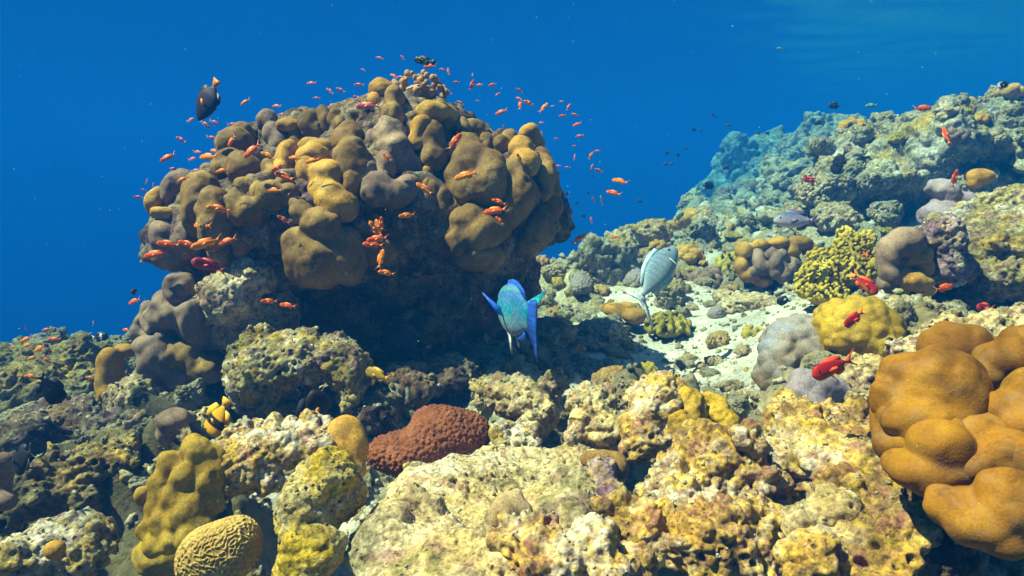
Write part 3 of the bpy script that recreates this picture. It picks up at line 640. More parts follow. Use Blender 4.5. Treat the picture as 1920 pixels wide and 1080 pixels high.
rock('rounded boulder with purple-white crust right of the olive folded coral', M_purple, [B(1765, 450, 2.49, 44, 44, 48), B(1770, 500, 2.49, 38, 40, 44)], seed=147, rough=0.8)
rock('massive yellow-grey reef block with deep undercut at the right edge', M_olive, [B(1890, 455, 2.7, 135, 62, 150), B(1850, 510, 2.64, 95, 55, 110), B(1930, 400, 2.88, 110, 50, 120), B(1960, 540, 2.64, 80, 60, 120), B(1820, 425, 2.82, 60, 40, 70), B(1880, 590, 2.36, 150, 36, 90, op=-1)], k=0.05, h=0.006, seed=148, rough=1.3)
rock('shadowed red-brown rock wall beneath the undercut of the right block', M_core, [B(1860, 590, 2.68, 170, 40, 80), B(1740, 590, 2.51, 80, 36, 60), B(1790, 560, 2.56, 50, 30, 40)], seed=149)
coral('pale grey-lilac smooth coral fold on top of the right reef block', M_lilac, [B(1790, 375, 3.0, 52, 20, 40, roll=30), B(1770, 400, 2.95, 40, 26, 40), B(1760, 375, 3.0, 14, 22)], seed=150, h=0.005, low=(('b', 0.03, 0.16),), disp=(('w', 0.012, 0.06), ('n', 0.004, 0.03)))
coral('round olive coral knob above the grey-lilac fold', M_ochre, [B(1838, 332, 3.0, 24, 16, 20), B(1825, 345, 3.0, 14, 12)], seed=151, h=0.004)
# yellow branching coral bank
g = tag(empty('branching_coral', P(1570, 570, 2.8)), 'wide bank of bushy yellow branching coral left of the olive folded coral', 'coral')
for i, (a, b, r1, r2, n) in enumerate([(1600,465,34,26,60),(1560,490,44,26,80),(1530,520,34,26,60),(1590,510,46,32,90),(1635,490,30,26,50),(1545,550,40,26,70),(1510,545,20,18,30),(1625,450,16,16,20),(1585,440,16,14,20)]):
    knobs('branch_clump', a, b, 2.9 - 0.002 * (b - 490), r1, r2, int(n * 1.7), 3.7, M_branch, 160 + i, g, h=0.0036, k=0.003)
knobs_things = [
 ('round olive bush of branching coral on the pale rubble', 1252, 612, 3.2, 38, 24, 110, 4.6, M_acro, 0.005),
 ('small yellow branching coral tuft on the edge of the sand', 1212, 697, 2.6, 16, 16, 34, 4.6, M_branch, 0.004),
 ('greenish fringe of branching coral behind the bluish dome', 1415, 632, 2.9, 22, 18, 40, 4.5, M_acro, 0.004),
 ('brown honeycombed finger coral right of the parrotfish', 1018, 505, 4.4, 17, 22, 40, 4.0, M_finger, 0.006),
 ('dull olive branching coral bush behind the yellow bank', 1370, 500, 4.2, 28, 24, 70, 4.6, M_acro, 0.006)]
for i, (lb, a, b, d, r1, r2, n, r0, mt, h) in enumerate(knobs_things):
    tag(knobs('branching_coral', a, b, d, r1, r2, n, r0, mt, 180 + i, h=h), lb, 'coral')
g = tag(empty('lobed_coral', P(1440, 540, 3.6)), 'grey-topped coral clump ringed by golden lobes left of the yellow bank', 'coral')
knobs('coral_cap', 1440, 500, 3.65, 46, 30, 60, 11, M_grey, 190, g, h=0.005, k=0.012)
GOLD_RING = [(1395,470,16,16),(1405,515,20,16),(1430,525,20,14),(1390,500,14,18),(1460,455,20,12),(1425,460,18,12),(1500,455,24,14),(1520,470,16,14),(1485,470,18,16)]
solid('golden_lobe', [B(a, b, 3.6, r1, r2) for a, b, r1, r2 in GOLD_RING], 0.012, 0.0045, M_ochre, low=[('n', 0.008, 0.06)], seed=191, levels=1, parent=g)
coral('pair of tan coral lumps on the pale rubble below the long-tailed grey fish', M_ochre, [B(1155, 582, 3.36, 26, 14, 22), B(1190, 592, 3.3, 24, 16, 22), B(1175, 578, 3.42, 22, 13), B(1140, 577, 3.42, 16, 10)], seed=192, h=0.005)
# far ledge
rock('long high reef ledge with a dark undercut, at right against the blue', M_slope, [B(1760, 275, 5.0, 150, 48, 200), B(1850, 240, 5.2, 60, 34, 120), B(1640, 330, 5.0, 110, 55, 160), B(1720, 360, 5.0, 150, 70, 150), B(1830, 340, 5.1, 90, 80, 140), B(1560, 370, 4.9, 60, 50, 90), B(1750, 392, 4.3, 150, 52, 110, op=-1, roll=10)], k=0.08, h=0.013, seed=200, rough=2.6,
     disp=[('b', 0.04, 0.16), ('w', 0.03, 0.075), ('p', 0.05, 0.1, 0.34), ('n', 0.012, 0.03)], low=[('b', 0.15, 0.55), ('b', 0.07, 0.24)])
# left reef
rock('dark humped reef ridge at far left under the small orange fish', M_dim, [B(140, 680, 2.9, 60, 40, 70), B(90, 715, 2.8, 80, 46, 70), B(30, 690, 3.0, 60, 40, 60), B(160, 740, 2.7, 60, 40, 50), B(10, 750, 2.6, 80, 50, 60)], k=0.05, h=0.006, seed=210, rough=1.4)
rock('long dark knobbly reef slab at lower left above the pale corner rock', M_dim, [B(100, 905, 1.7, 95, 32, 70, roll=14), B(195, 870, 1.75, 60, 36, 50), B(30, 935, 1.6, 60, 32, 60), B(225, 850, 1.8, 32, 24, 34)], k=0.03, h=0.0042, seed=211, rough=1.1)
rock('pale green-grey rock in the bottom left corner with a brown bump', M_olive, [B(100, 1040, 1.3, 110, 46, 90), B(20, 1060, 1.25, 90, 50, 80), B(160, 1010, 1.35, 50, 34, 50)], k=0.03, h=0.0035, seed=212)
coral('small smooth brown coral bump on the pale corner rock', M_ochre, [B(104, 1030, 1.2, 20, 18, 18)], seed=213)
coral('dim brown coral lobes cut by the left edge', M_grey, [B(5, 875, 1.5, 22, 30), B(0, 910, 1.5, 20, 24), B(8, 940, 1.48, 22, 18)], seed=214)
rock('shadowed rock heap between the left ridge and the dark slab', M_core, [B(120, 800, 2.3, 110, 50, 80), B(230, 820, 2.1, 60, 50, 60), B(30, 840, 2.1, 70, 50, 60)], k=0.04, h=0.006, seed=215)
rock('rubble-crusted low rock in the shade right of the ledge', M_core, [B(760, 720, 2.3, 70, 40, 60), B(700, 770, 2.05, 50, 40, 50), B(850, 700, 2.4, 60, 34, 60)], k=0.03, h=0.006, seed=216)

# ------------------------------------------------------------------ coral heads and rocks scattered over the reef slope
def proto_rock(seed, flat=1.0, mat=None, name='reef_rock'):
    g = np.random.default_rng(seed); bl = [blob((0, 0, 0.28 * flat), (0.5, 0.45, 0.4 * flat))]
    for i in range(6):
        a = g.uniform(0, 6.28); bl.append(blob((0.34 * math.cos(a), 0.30 * math.sin(a), g.uniform(0.05, 0.5) * flat), (g.uniform(0.16, 0.32), g.uniform(0.16, 0.3), g.uniform(0.14, 0.3) * flat), g.uniform(-0.5, 0.5)))
    return solid(name, bl, 0.10, 0.017, mat or M_slope, low=[('b', 0.12, 0.42), ('n', 0.05, 0.25)], disp=[('b', 0.045, 0.17), ('w', 0.03, 0.075), ('p', 0.05, 0.11, 0.34), ('n', 0.012, 0.035)], seed=seed, origin=(0, 0, 0))
def proto_head(seed, mat):
    g = np.random.default_rng(seed); bl = [blob((0, 0, 0.25), (0.36, 0.36, 0.30))]
    for i in range(15):
        u = (i + 0.5) / 15; z = 1 - 1.15 * u; s = math.sqrt(1 - z * z); a = 2.4 * i; r = g.uniform(0.13, 0.2)
        bl.append(blob((0.38 * s * math.cos(a), 0.38 * s * math.sin(a), 0.25 + 0.32 * z), (r, r, r * 1.1)))
    return solid('massive_coral', bl, 0.035, 0.018, mat, low=[('n', 0.04, 0.3)], disp=[('n', 0.01, 0.08)], seed=seed, origin=(0, 0, 0), levels=1)
def proto_dome(seed, mat):
    bl = [blob((0, 0, 0.16), (0.48, 0.44, 0.34)), blob((0.2, 0.1, 0.2), (0.3, 0.3, 0.3))]
    return solid('massive_coral', bl, 0.08, 0.017, mat, low=[('n', 0.06, 0.4)], disp=[('w', 0.028, 0.11), ('n', 0.012, 0.06)], seed=seed, origin=(0, 0, 0), levels=1)
def proto_bush(seed, mat):
    g = np.random.default_rng(seed); bl = [blob((0, 0, 0.16), (0.36, 0.36, 0.2))]
    for i in range(80):
        u = (i + 0.5) / 80; z = 1 - 1.15 * u; s = math.sqrt(1 - z * z); a = 2.4 * i
        q = np.array([0.44 * s * math.cos(a), 0.44 * s * math.sin(a), 0.18 + 0.3 * z]) * g.uniform(0.88, 1.05); r = g.uniform(0.045, 0.07)
        bl.append(blob(q, (r, r, r * 1.3)))
    return solid('branching_coral', bl, 0.02, 0.014, mat, disp=[('n', 0.008, 0.06)], seed=seed, origin=(0, 0, 0), levels=1)
PROTO = [('rough pitted reef rock', 'rock', proto_rock(301)), ('craggy reef rock', 'rock', proto_rock(302)), ('knobbly pale reef rock', 'rock', proto_rock(303, mat=M_pale)),
         ('low flat shelf of reef rock', 'rock', proto_rock(304, 0.55, None, 'flat_rock')), ('golden-tan lumpy coral head', 'coral', proto_head(305, M_ochre)), ('grey-brown lumpy coral head', 'coral', proto_head(306, M_grey)),
         ('tan bumpy coral dome', 'coral', proto_dome(307, M_tan)), ('olive branching coral bush', 'coral', proto_bush(308, M_acro)), ('yellow-crusted reef rock', 'rock', proto_rock(309, 0.8, M_gold)),
         ('low pale slab of reef rock', 'rock', proto_rock(310, 0.5, M_pale, 'flat_rock')), ('brown finger coral bush', 'coral', proto_bush(311, M_finger))]
PW = [5, 5, 4, 3.5, 3.0, 3.0, 1.6, 3.0, 2, 3, 1.2]
used = [False] * len(PROTO)
def scatter_copy(k, x, y, size, rz, sink, sx=1.0, sz=1.0):
    desc, cat, p = PROTO[k]
    o = p if not used[k] else p.copy()
    if used[k]: col.objects.link(o)
    used[k] = True
    z = gz(x, y, True)
    o.location = (x, y, z - sink * size); o.rotation_euler = (random.uniform(-0.2, 0.2), random.uniform(-0.2, 0.2), rz); o.scale = (size * sx, size, size * sz)
    return o, desc, cat
LABELQ = []
g4 = np.random.default_rng(44)
placed = []
def visible_bit(x, y, z):
    px, py, d = PX(np.array([x, y, z])); return -60 < px < 1980 and -60 < py < 1120
BUILT = []
bpy.context.view_layer.update()
for o in list(scene.objects):
    if o.type == 'MESH' and o.name.split('.')[0] not in ('seabed', 'water_surface') and not o.name.startswith(tuple(p[2].name for p in PROTO)[-1:]) and not any(o is p[2] for p in PROTO):
        bb = np.array([o.matrix_world @ Vector(c) for c in o.bound_box]); lo_, hi_ = bb.min(0), bb.max(0)
        if hi_[0] - lo_[0] < 1.2: BUILT.append(((lo_[0] + hi_[0]) / 2, (lo_[1] + hi_[1]) / 2, (hi_[0] - lo_[0]) / 2, (hi_[1] - lo_[1]) / 2))
def try_place(x, y, size, k=None, gap=0.62, out=False):
    if any(((x - a) / (c + size * 0.35)) ** 2 + ((y - b) / (e + size * 0.35)) ** 2 < 0.8 for a, b, c, e in BUILT): return False
    if any((x - a) ** 2 + (y - b) ** 2 < (gap * (size + c) * 0.5 * 1.5) ** 2 for a, b, c in placed): return False
    z = float(ground_base(np.array([x]), np.array([y]))[0])
    if not out and not visible_bit(x, y, z + size * 0.3): return False
    px, py, d = PX(np.array([x, y, z + size * 0.3]))
    if 250 < px < 1010 and py < 660 and y > 2.3: return False           # behind the boulder
    if px > 1560 and py > 300 and y > 5.0: return False                    # behind the ledge
    k = int(g4.choice(len(PROTO), p=np.array(PW) / sum(PW))) if k is None else k
    o, desc, cat = scatter_copy(k, x, y, size, g4.uniform(0, 6.28), g4.uniform(0.05, 0.16), g4.uniform(0.75, 1.6), g4.uniform(0.65, 1.25))
    placed.append((x, y, size)); LABELQ.append((o, desc, cat, px, py, d, size)); return True
# middle distance, by hand: larger heads the photograph shows beyond the sand
HAND = [(0, 1150, 540, 4.4, 0.42), (3, 1090, 600, 3.7, 0.30), (1, 1130, 640, 3.2, 0.26), (2, 1060, 650, 3.1, 0.22), (0, 1225, 640, 3.1, 0.2), (3, 1340, 615, 3.2, 0.44), (9, 1400, 585, 3.4, 0.34), (5, 1330, 545, 3.9, 0.24),
        (0, 1310, 470, 5.0, 0.36), (8, 1300, 395, 6.2, 0.75), (3, 1380, 380, 6.4, 0.95), (0, 1250, 400, 6.8, 0.62), (4, 1290, 520, 4.4, 0.18), (6, 1090, 560, 4.0, 0.17), (1, 1480, 420, 5.0, 0.45), (2, 1520, 395, 5.2, 0.40), (0, 1480, 300, 8.2, 0.9),
        (1, 1190, 690, 2.65, 0.16), (0, 1110, 690, 2.7, 0.18), (3, 1050, 700, 2.7, 0.24), (2, 960, 680, 2.9, 0.2), (1, 1010, 660, 3.0, 0.26), (0, 900, 690, 2.8, 0.24), (9, 1180, 735, 2.35, 0.18), (2, 1240, 750, 2.2, 0.14)]
for k, px, py, d, s in HAND:
    q = P(px, py, d); try_place(q[0], q[1], s, k, gap=0.1)
n = 0
for t in range(9000):                                                   # the slope behind
    y = 3.0 * (24.0 / 3.0) ** g4.random(); x = g4.uniform(-0.1, 0.85 * y + 0.3)
    if x < np.interp(y, EY, EX) - 0.15: continue
    s = 0.05 * y * min(1.7, 0.62 * math.exp(0.5 * g4.normal())) * (1.0 if y < 8 else 1.25)
    if float(sand_mask(np.array([x]), np.array([y]))[0]) > 0.5 and g4.random() > 0.12: continue
    if x > 1.0 and y < 3.6 and not (3.0 < y and x < 1.3): continue
    n += try_place(x, y, s)
    if n >= 255: break
n = 0
for t in range(4000):                                                   # small stones round the sand
    y = g4.uniform(2.25, 4.6); x = g4.uniform(-0.05, 0.36 * y + 0.25)
    if float(sand_mask(np.array([x]), np.array([y]))[0]) > 0.6 and g4.random() > 0.35: continue
    n += try_place(x, y, y * g4.uniform(0.014, 0.040), int(g4.choice([0, 1, 2, 2, 9, 8, 4, 7])), gap=0.5)
    if n >= 50: break
n = 0
for t in range(2000):                                                   # the left reef flat
    y = g4.uniform(1.15, 3.3); x = g4.uniform(-0.85 * y, -0.36 * y)
    if x < np.interp(y, EY, EX) - 0.1: continue
    n += try_place(x, y, 0.052 * y * g4.uniform(0.4, 1.4), int(g4.choice([0, 1, 9, 3, 3, 3, 0, 5])), gap=0.5)
    if n >= 60: break
n = 0
for t in range(2000):                                                   # stones in the gaps of the foreground
    y = g4.uniform(1.0, 2.4); x = g4.uniform(-0.35 * y, 0.7 * y)
    n += try_place(x, y, 0.055 * y * g4.uniform(0.5, 1.3), int(g4.choice([0, 1, 2, 3, 8, 9])), gap=0.8)
    if n >= 40: break
n = 0
for t in range(800):                                                    # and a little way past both sides of the view
    y = g4.uniform(1.2, 4.5); x = g4.uniform(0.9, 1.45) * y * (1 if g4.random() < 0.6 else -1)
    if x < np.interp(y, EY, EX) or y < 1.2: continue
    n += try_place(x, y, 0.09 * y * g4.uniform(0.6, 1.6), int(g4.choice([0, 1, 2, 3, 8, 9])), gap=0.5, out=True)
    if n >= 18: break
# heads sitting on the far ledge and ridge
for px, py, d, s, k in [(1600, 262, 5.3, 0.26, 2), (1655, 250, 5.3, 0.22, 0), (1720, 225, 5.35, 0.26, 1), (1800, 212, 5.3, 0.3, 0), (1845, 205, 5.3, 0.24, 2), (1580, 330, 4.6, 0.26, 0), (1540, 350, 4.7, 0.3, 2), (1640, 335, 4.5, 0.24, 1), (1600, 300, 4.75, 0.3, 3),
                        (1560, 405, 4.4, 0.26, 2), (1660, 395, 4.2, 0.2, 1), (1700, 330, 4.45, 0.22, 2), (1500, 255, 14, 0.9, 0), (1480, 262, 14.5, 0.8, 2), (1400, 285, 17, 1.8, 0), (1360, 295, 17, 1.5, 1), (1440, 278, 17, 1.6, 2)]:
    q = P(px, py, d); o, desc, cat = scatter_copy(k, q[0], q[1], s, random.uniform(0, 6.28), 0.1)
    if d < 8: o.location = tuple(q - np.array([0, 0, s * 0.35]))
    LABELQ.append((o, desc, cat, px, py, d, s))
# and more of them over the whole top and face of the ledge
bpy.context.view_layer.update()
ledge = [o for o in scene.objects if o.get('label', '').startswith('long high reef ledge')][0]
lv = np.empty(len(ledge.data.vertices) * 3, np.float32); ledge.data.vertices.foreach_get('co', lv); lv = lv.reshape(-1, 3)
ln_ = np.empty(len(lv) * 3, np.float32); ledge.data.vertices.foreach_get('normal', ln_); ln_ = ln_.reshape(-1, 3)
okv = np.nonzero((ln_[:, 2] > 0.1) & (ln_[:, 1] < 0.3))[0]; spots = []; n = 0
for t in range(600):
    i = int(g4.choice(okv)); q = lv[i] + np.array(ledge.location); s = g4.uniform(0.07, 0.26)
    px, py, d = PX(q)
    if not (1480 < px < 1935) or py > 430 or any(np.linalg.norm(q - a) < 0.45 * (s + b) for a, b in spots): continue
    spots.append((q, s)); k = int(g4.choice([0, 1, 2, 0, 1, 2, 4, 5, 7, 9])); o, desc, cat = scatter_copy(k, q[0], q[1], s, g4.uniform(0, 6.28), 0.1)
    o.location = tuple(q - np.array([0, 0, s * 0.18])); LABELQ.append((o, desc, cat, px, py, d, s)); n += 1
    if n >= 48: break
for k, (desc, cat, p) in enumerate(PROTO):
    if not used[k]: bpy.data.objects.remove(p)

# small coral rubble lying on the bottom
def rubble():
    g = np.random.default_rng(77); V = []; Q = []; n0 = 0
    base = np.array([[x, y, z] for x in (-1, 1) for y in (-1, 1) for z in (-1, 1)], float)
    cube = np.array([[0, 1, 3, 2], [4, 6, 7, 5], [0, 4, 5, 1], [2, 3, 7, 6], [0, 2, 6, 4], [1, 5, 7, 3]])
    # one subdivision of a cube, rounded
    bm = bmesh.new(); bmesh.ops.create_cube(bm, size=2); bmesh.ops.subdivide_edges(bm, edges=bm.edges[:], cuts=2, use_grid_fill=True)
    bv = np.array([v.co[:] for v in bm.verts]); bq = np.array([[v.index for v in f.verts] for f in bm.faces]); bm.free()
    bv = bv / np.linalg.norm(bv, axis=1, keepdims=True) * 0.75 + bv * 0.2
    xs, ys = [], []
    while len(xs) < 11000:
        y = 0.9 * (9 / 0.9) ** g.random(); x = g.uniform(-0.9 * y, 0.85 * y)
        if x > np.interp(y, EY, EX): xs.append(x); ys.append(y)
    zs = ground(np.array(xs), np.array(ys)); sm = sand_mask(np.array(xs), np.array(ys))
    for x, y, z, s in zip(xs, ys, zs, sm):
        r = 0.0085 * y * g.uniform(0.2, 1.0) ** 1.8 * (0.6 if s > 0.6 else 1.2)
        sc = g.uniform(0.5, 1.4, 3) * r; a = g.normal(size=(3, 3)); qr = np.linalg.qr(a)[0]
        v = (bv * (1 + 0.22 * g.normal(size=(len(bv), 1)))) * sc @ qr + np.array([x, y, z + r * 0.15])
        V.append(v); Q.append(bq + n0); n0 += len(bv)
    for ro in [o for o in scene.objects if o.get('category') == 'rock' and o.name.startswith('reef_rock') and o.get('label')]:
        m = len(ro.data.vertices); cv = np.empty(m * 3, np.float32); ro.data.vertices.foreach_get('co', cv); cv = cv.reshape(-1, 3)
        nv = np.empty(m * 3, np.float32); ro.data.vertices.foreach_get('normal', nv); nv = nv.reshape(-1, 3)
        up = np.nonzero((nv[:, 2] > 0.55) & (nv[:, 1] < 0.5))[0]; pz = cv[up] + np.array(ro.location, np.float32); dd = pz @ CF.astype(np.float32)
        if len(up) < 50 or np.median(dd) > 2.6: continue
        for i in g.choice(len(up), min(170, len(up) // 60)):
            r = 0.0035 * dd[i] * g.uniform(0.35, 1.1) ** 1.5; sc = g.uniform(0.5, 1.4, 3) * r; qr = np.linalg.qr(g.normal(size=(3, 3)))[0]
            V.append((bv * (1 + 0.22 * g.normal(size=(len(bv), 1)))) * sc @ qr + pz[i]); Q.append(bq + n0); n0 += len(bv)
    o = bpy.data.objects.new('coral_rubble', mesh_from('coral_rubble', np.concatenate(V), np.concatenate(Q), M_slope)); col.objects.link(o); o['kind'] = 'stuff'
import bmesh
rubble()

# ------------------------------------------------------------------ fish
def fish_mat(name, back, side, belly, lo, hi, rough=0.5, stripes=None, spec=0.15, noise=0.15):
    "back to belly gradation of a fish's own scale pattern"
    t = NT(name); z = t.sep()[2]
    mr = t.n.new('ShaderNodeMapRange'); mr.inputs['From Min'].default_value = lo; mr.inputs['From Max'].default_value = hi; t.link(z, mr.inputs['Value'])
    c = t.ramp(mr.outputs[0], [(0.1, belly), (0.5, side), (0.9, back)])
    if stripes: c = stripes(t, c)
    c = t.mix(1.0, c, t.ramp(t.voro(38), [(0.0, 1.0 + noise), (0.6, 1.0 - noise)]), 'MULTIPLY')
    return t.done(c, rough, None, spec)
def flat_mat(name, c, rough=0.5, var=0.2):
    t = NT(name); mp = t.n.new('ShaderNodeMapping'); mp.inputs['Scale'].default_value = (5, 9, 55); t.link(t.co, mp.inputs['Vector'])
    cc = t.mix(1.0, c, t.ramp(t.noise(1.0, 2, co=mp.outputs[0]), [(0.35, 1 - 1.6 * var), (0.65, 1 + 1.6 * var)]), 'MULTIPLY'); return t.done(cc, rough, None, 0.3)
def body_mesh(prof, n=16, power=2.3):
    "prof: rows of (x, top, bottom, half width); rings joined into one closed skin"
    xs = [p[0] for p in prof]
    tt = np.linspace(0, 1, 22); tt = tt ** 0.9
    X = xs[0] + (xs[-1] - xs[0]) * tt; o = np.argsort(xs)
    f = lambda k: np.interp(X, np.array(xs)[o], np.array([p[k] for p in prof])[o])
    T, Bm, W = f(1), f(2), f(3)
    for A in (T, Bm, W): A[1:-1] = 0.25 * A[:-2] + 0.5 * A[1:-1] + 0.25 * A[2:]
    a = np.arange(n) * 2 * math.pi / n
    ca, sa = np.cos(a), np.sin(a)
    V = []
    for x, t, b, w in zip(X, T, Bm, W):
        m, h = (t + b) / 2, (t - b) / 2
        y = np.sign(ca) * np.abs(ca) ** (2 / 1.9) * w; z = m + np.sign(sa) * np.abs(sa) ** (2 / 2.1) * h
        V.append(np.stack([np.full(n, x), y, z], 1))
    V = np.concatenate(V); Q = []
    for i in range(len(X) - 1):
        for j in range(n): Q.append([i * n + j, i * n + (j + 1) % n, (i + 1) * n + (j + 1) % n, (i + 1) * n + j])
    V = np.concatenate([V, [[X[0] + 0.006, 0, (T[0] + Bm[0]) / 2], [X[-1], 0, (T[-1] + Bm[-1]) / 2]]]); a0, a1 = len(V) - 2, len(V) - 1
    L = (len(X) - 1) * n
    F = [tuple(q[::-1]) for q in Q] + [(a0, j, (j + 1) % n) for j in range(n)] + [(a1, L + (j + 1) % n, L + j) for j in range(n)]
    return V, F
def fin_mesh(out, thick=0.010, y0=0.0, splay=0.0):
    "thin solid fin from an outline in the x-z plane; splay leans it sideways away from its root"
    out = np.array(out, float); n = len(out)
    c = out.mean(0); V = []
    for s in (-1, 1):
        for x, z in out: V.append((x, y0 + s * thick * 0.5 + splay * abs(z - out[0, 1]), z))
    F = [tuple(range(n - 1, -1, -1)), tuple(range(n, 2 * n))] + [(i, (i + 1) % n, n + (i + 1) % n, n + i) for i in range(n)]
    return np.array(V), F
def pydata(name, V, F, mat, smooth=True):
    me = bpy.data.meshes.new(name); me.from_pydata([tuple(map(float, v)) for v in V], [], F); me.materials.append(mat)
    if smooth: me.polygons.foreach_set('use_smooth', [True] * len(me.polygons))
    me.update(); return me
def merged(name, parts):
    V, F, n, mats, mi = [], [], 0, [], []
    for v, f, m in parts:
        V.append(v); F += [tuple(i + n for i in q) for q in f]; n += len(v)
        if m not in mats: mats.append(m)
        mi += [mats.index(m)] * len(f)
    me = bpy.data.meshes.new(name); me.from_pydata([tuple(map(float, v)) for v in np.concatenate(V)], [], F)
    for m in mats: me.materials.append(m)
    me.polygons.foreach_set('material_index', mi); me.polygons.foreach_set('use_smooth', [True] * len(F)); me.update(); return me
def eye_mesh(x, z, y, r):
    V, F = [], []
    for i in range(5):
        t = i / 4 * math.pi / 2
        for j in range(10):
            a = j * 0.6283; V.append((x + r * math.sin(t) * math.cos(a), y + math.copysign(r * 0.5 * math.cos(t), y), z + r * math.sin(t) * math.sin(a)))
    for i in range(4):
        for j in range(10):
            q = (i * 10 + j, i * 10 + (j + 1) % 10, (i + 1) * 10 + (j + 1) % 10, (i + 1) * 10 + j); F.append(q if y > 0 else q[::-1])
    return np.array(V), F
# every fish is one metre long along +x with its snout at 0.5, scaled when placed
def profile(D, snout=0.5, ped=-0.30, pw=0.055, peak=0.22, W=0.5, blunt=0.55, sag=0.0):
    rows = []
    for t in np.linspace(0, 1, 14):
        x = snout + (ped - snout) * t
        e = (math.sin(math.pi * min(1, (t ** blunt) * (0.5 / peak ** blunt)) if t < peak else math.pi * (0.5 + 0.5 * (t - peak) / (1 - peak)) ) )
        e = max(0, e); h = D / 2 * (e ** 0.8) ; h = h + pw * 0.5 * t
        if t == 0: h = 0.012
        rows.append((x, h + sag * 0, -h * (1 + sag), max(0.010, h * W * (1 - 0.45 * t))))
    return rows
FORK = [(-0.28, 0.03), (-0.36, 0.07), (-0.50, 0.17), (-0.47, 0.10), (-0.40, 0.0), (-0.47, -0.10), (-0.50, -0.17), (-0.36, -0.07), (-0.28, -0.03)]
FORK_DEEP = [(-0.28, 0.025), (-0.36, 0.06), (-0.56, 0.19), (-0.46, 0.08), (-0.40, 0.0), (-0.46, -0.08), (-0.56, -0.18), (-0.36, -0.06), (-0.28, -0.025)]
FAN = [(-0.28, 0.04), (-0.38, 0.11), (-0.49, 0.14), (-0.51, 0.06), (-0.505, -0.06), (-0.49, -0.14), (-0.38, -0.11), (-0.28, -0.04)]
def dorsal(D, a, b, h, n=9, sign=1, jag=0.0):
    xs = np.linspace(a, b, n); f = lambda x: D / 2 * max(0.12, math.cos((x - 0.12) / 0.62 * 1.35)) * 0.93 * sign
    up = [(x, f(x) + sign * h * (0.55 + 0.45 * math.sin(math.pi * (0.15 + 0.8 * i / (n - 1)))) * (1 if 0 < i else 0.4) + sign * (jag if i % 2 else 0)) for i, x in enumerate(xs)]
    return [(xs[0], f(xs[0]) * 0.8)] + up + [(xs[-1], f(xs[-1]) * 0.5)]
M_eye = flat_mat('fish_eye_black', (0.01, 0.01, 0.012), 0.2, 0)
def make_species(name, D, mat, fin, tail=FORK, tailmat=None, prof=None, dors=(0.25, -0.22, 0.07), anal=(-0.02, -0.24, 0.06), pect=0.14, pectmat=None, W=0.5, eye=0.022, extra=()):
    "returns (detailed meshes: list of (part name, mesh)), (single small mesh)"
    pr = prof or profile(D, W=W)
    bd = body_mesh(pr); tailmat = tailmat or fin
    hw = np.interp(0.22, [p[0] for p in pr][::-1], [p[3] for p in pr][::-1])
    hz_ = np.interp(0.36, [p[0] for p in pr][::-1], [p[1] for p in pr][::-1]); hy = np.interp(0.37, [p[0] for p in pr][::-1], [p[3] for p in pr][::-1])
    parts = [('tail_fin', fin_mesh(tail), tailmat), ('dorsal_fin', fin_mesh(dorsal(D, *dors)), fin), ('anal_fin', fin_mesh(dorsal(D, *anal, n=6, sign=-1)), fin)]
    pf = [(0.16, -0.02), (0.10, 0.03), (0.16 - pect, 0.05), (0.13 - pect, -0.03), (0.10, -0.07)]
    for s in (1, -1):
        v, f = fin_mesh([(a, b) for a, b in pf], 0.008)
        v = v.copy(); dx = np.clip(0.16 - v[:, 0], 0, None); v[:, 1] += s * (hw * 0.9 + dx * 0.55)
        parts.append(('pectoral_fin', (v, f), pectmat or fin))
        parts.append(('eye', eye_mesh(0.37, hz_ * 0.35, s * hy * 0.93, eye), M_eye))
    vf = fin_mesh([(0.14, -D * 0.40), (0.06, -D * 0.46), (0.0, -D * 0.5 - 0.10), (0.06, -D * 0.5 - 0.03)], 0.01); parts.append(('pelvic_fin', vf, fin))
    for e in extra: parts.append(e)
    return {'name': name, 'body': pydata(name, bd[0], bd[1], mat), 'parts': [(n, pydata(n, v, f, m)) for n, (v, f), m in parts],
            'small': merged(name, [(bd[0], bd[1], mat)] + [(v, f, m) for n, (v, f), m in parts if n in ('tail_fin', 'dorsal_fin', 'anal_fin')])}
PARTS_MIN = 20
FISHES = []
def put_fish(sp, px, py, d, length, ang, yaw=0.0, roll=0.0, label=None, cat='fish', group=None, parts=None, desc=None):
    "length in pixels as seen; ang is the heading in the image (0 right, 90 up); yaw turns the head away from the viewer"
    a, yw = R(ang), R(yaw)
    fw = math.cos(yw) * (math.cos(a) * CR + math.sin(a) * CU) + math.sin(yw) * CF
    up0 = CU + 0.0 * CF
    up = up0 - fw * np.dot(up0, fw)
    if np.linalg.norm(up) < 0.35: up = -CR * math.copysign(1, math.sin(a)) * (1 if roll == 0 else -1); up = up - fw * np.dot(up, fw)
    up /= np.linalg.norm(up); lf = np.cross(up, fw)
    if roll:
        c, s = math.cos(R(roll)), math.sin(R(roll)); up, lf = up * c + lf * s, lf * c - up * s
    L = M(length, d) / max(0.35, math.cos(yw)); p = P(px, py, d)
    big = (length >= PARTS_MIN) if parts is None else parts
    o = bpy.data.objects.new(sp['name'], sp['body'] if big else sp['small']); col.objects.link(o)
    m = Matrix(((fw[0], lf[0], up[0], p[0]), (fw[1], lf[1], up[1], p[1]), (fw[2], lf[2], up[2], p[2]), (0, 0, 0, 1))) @ Matrix.Scale(L, 4)
    o.matrix_world = m
    if big:
        for n, me in sp['parts']:
            c = bpy.data.objects.new(n, me); col.objects.link(c); c.parent = o
    if label: tag(o, label, cat, group)
    FISHES.append((o, sp['name'], px, py, d, length, ang, label, desc))
    return o
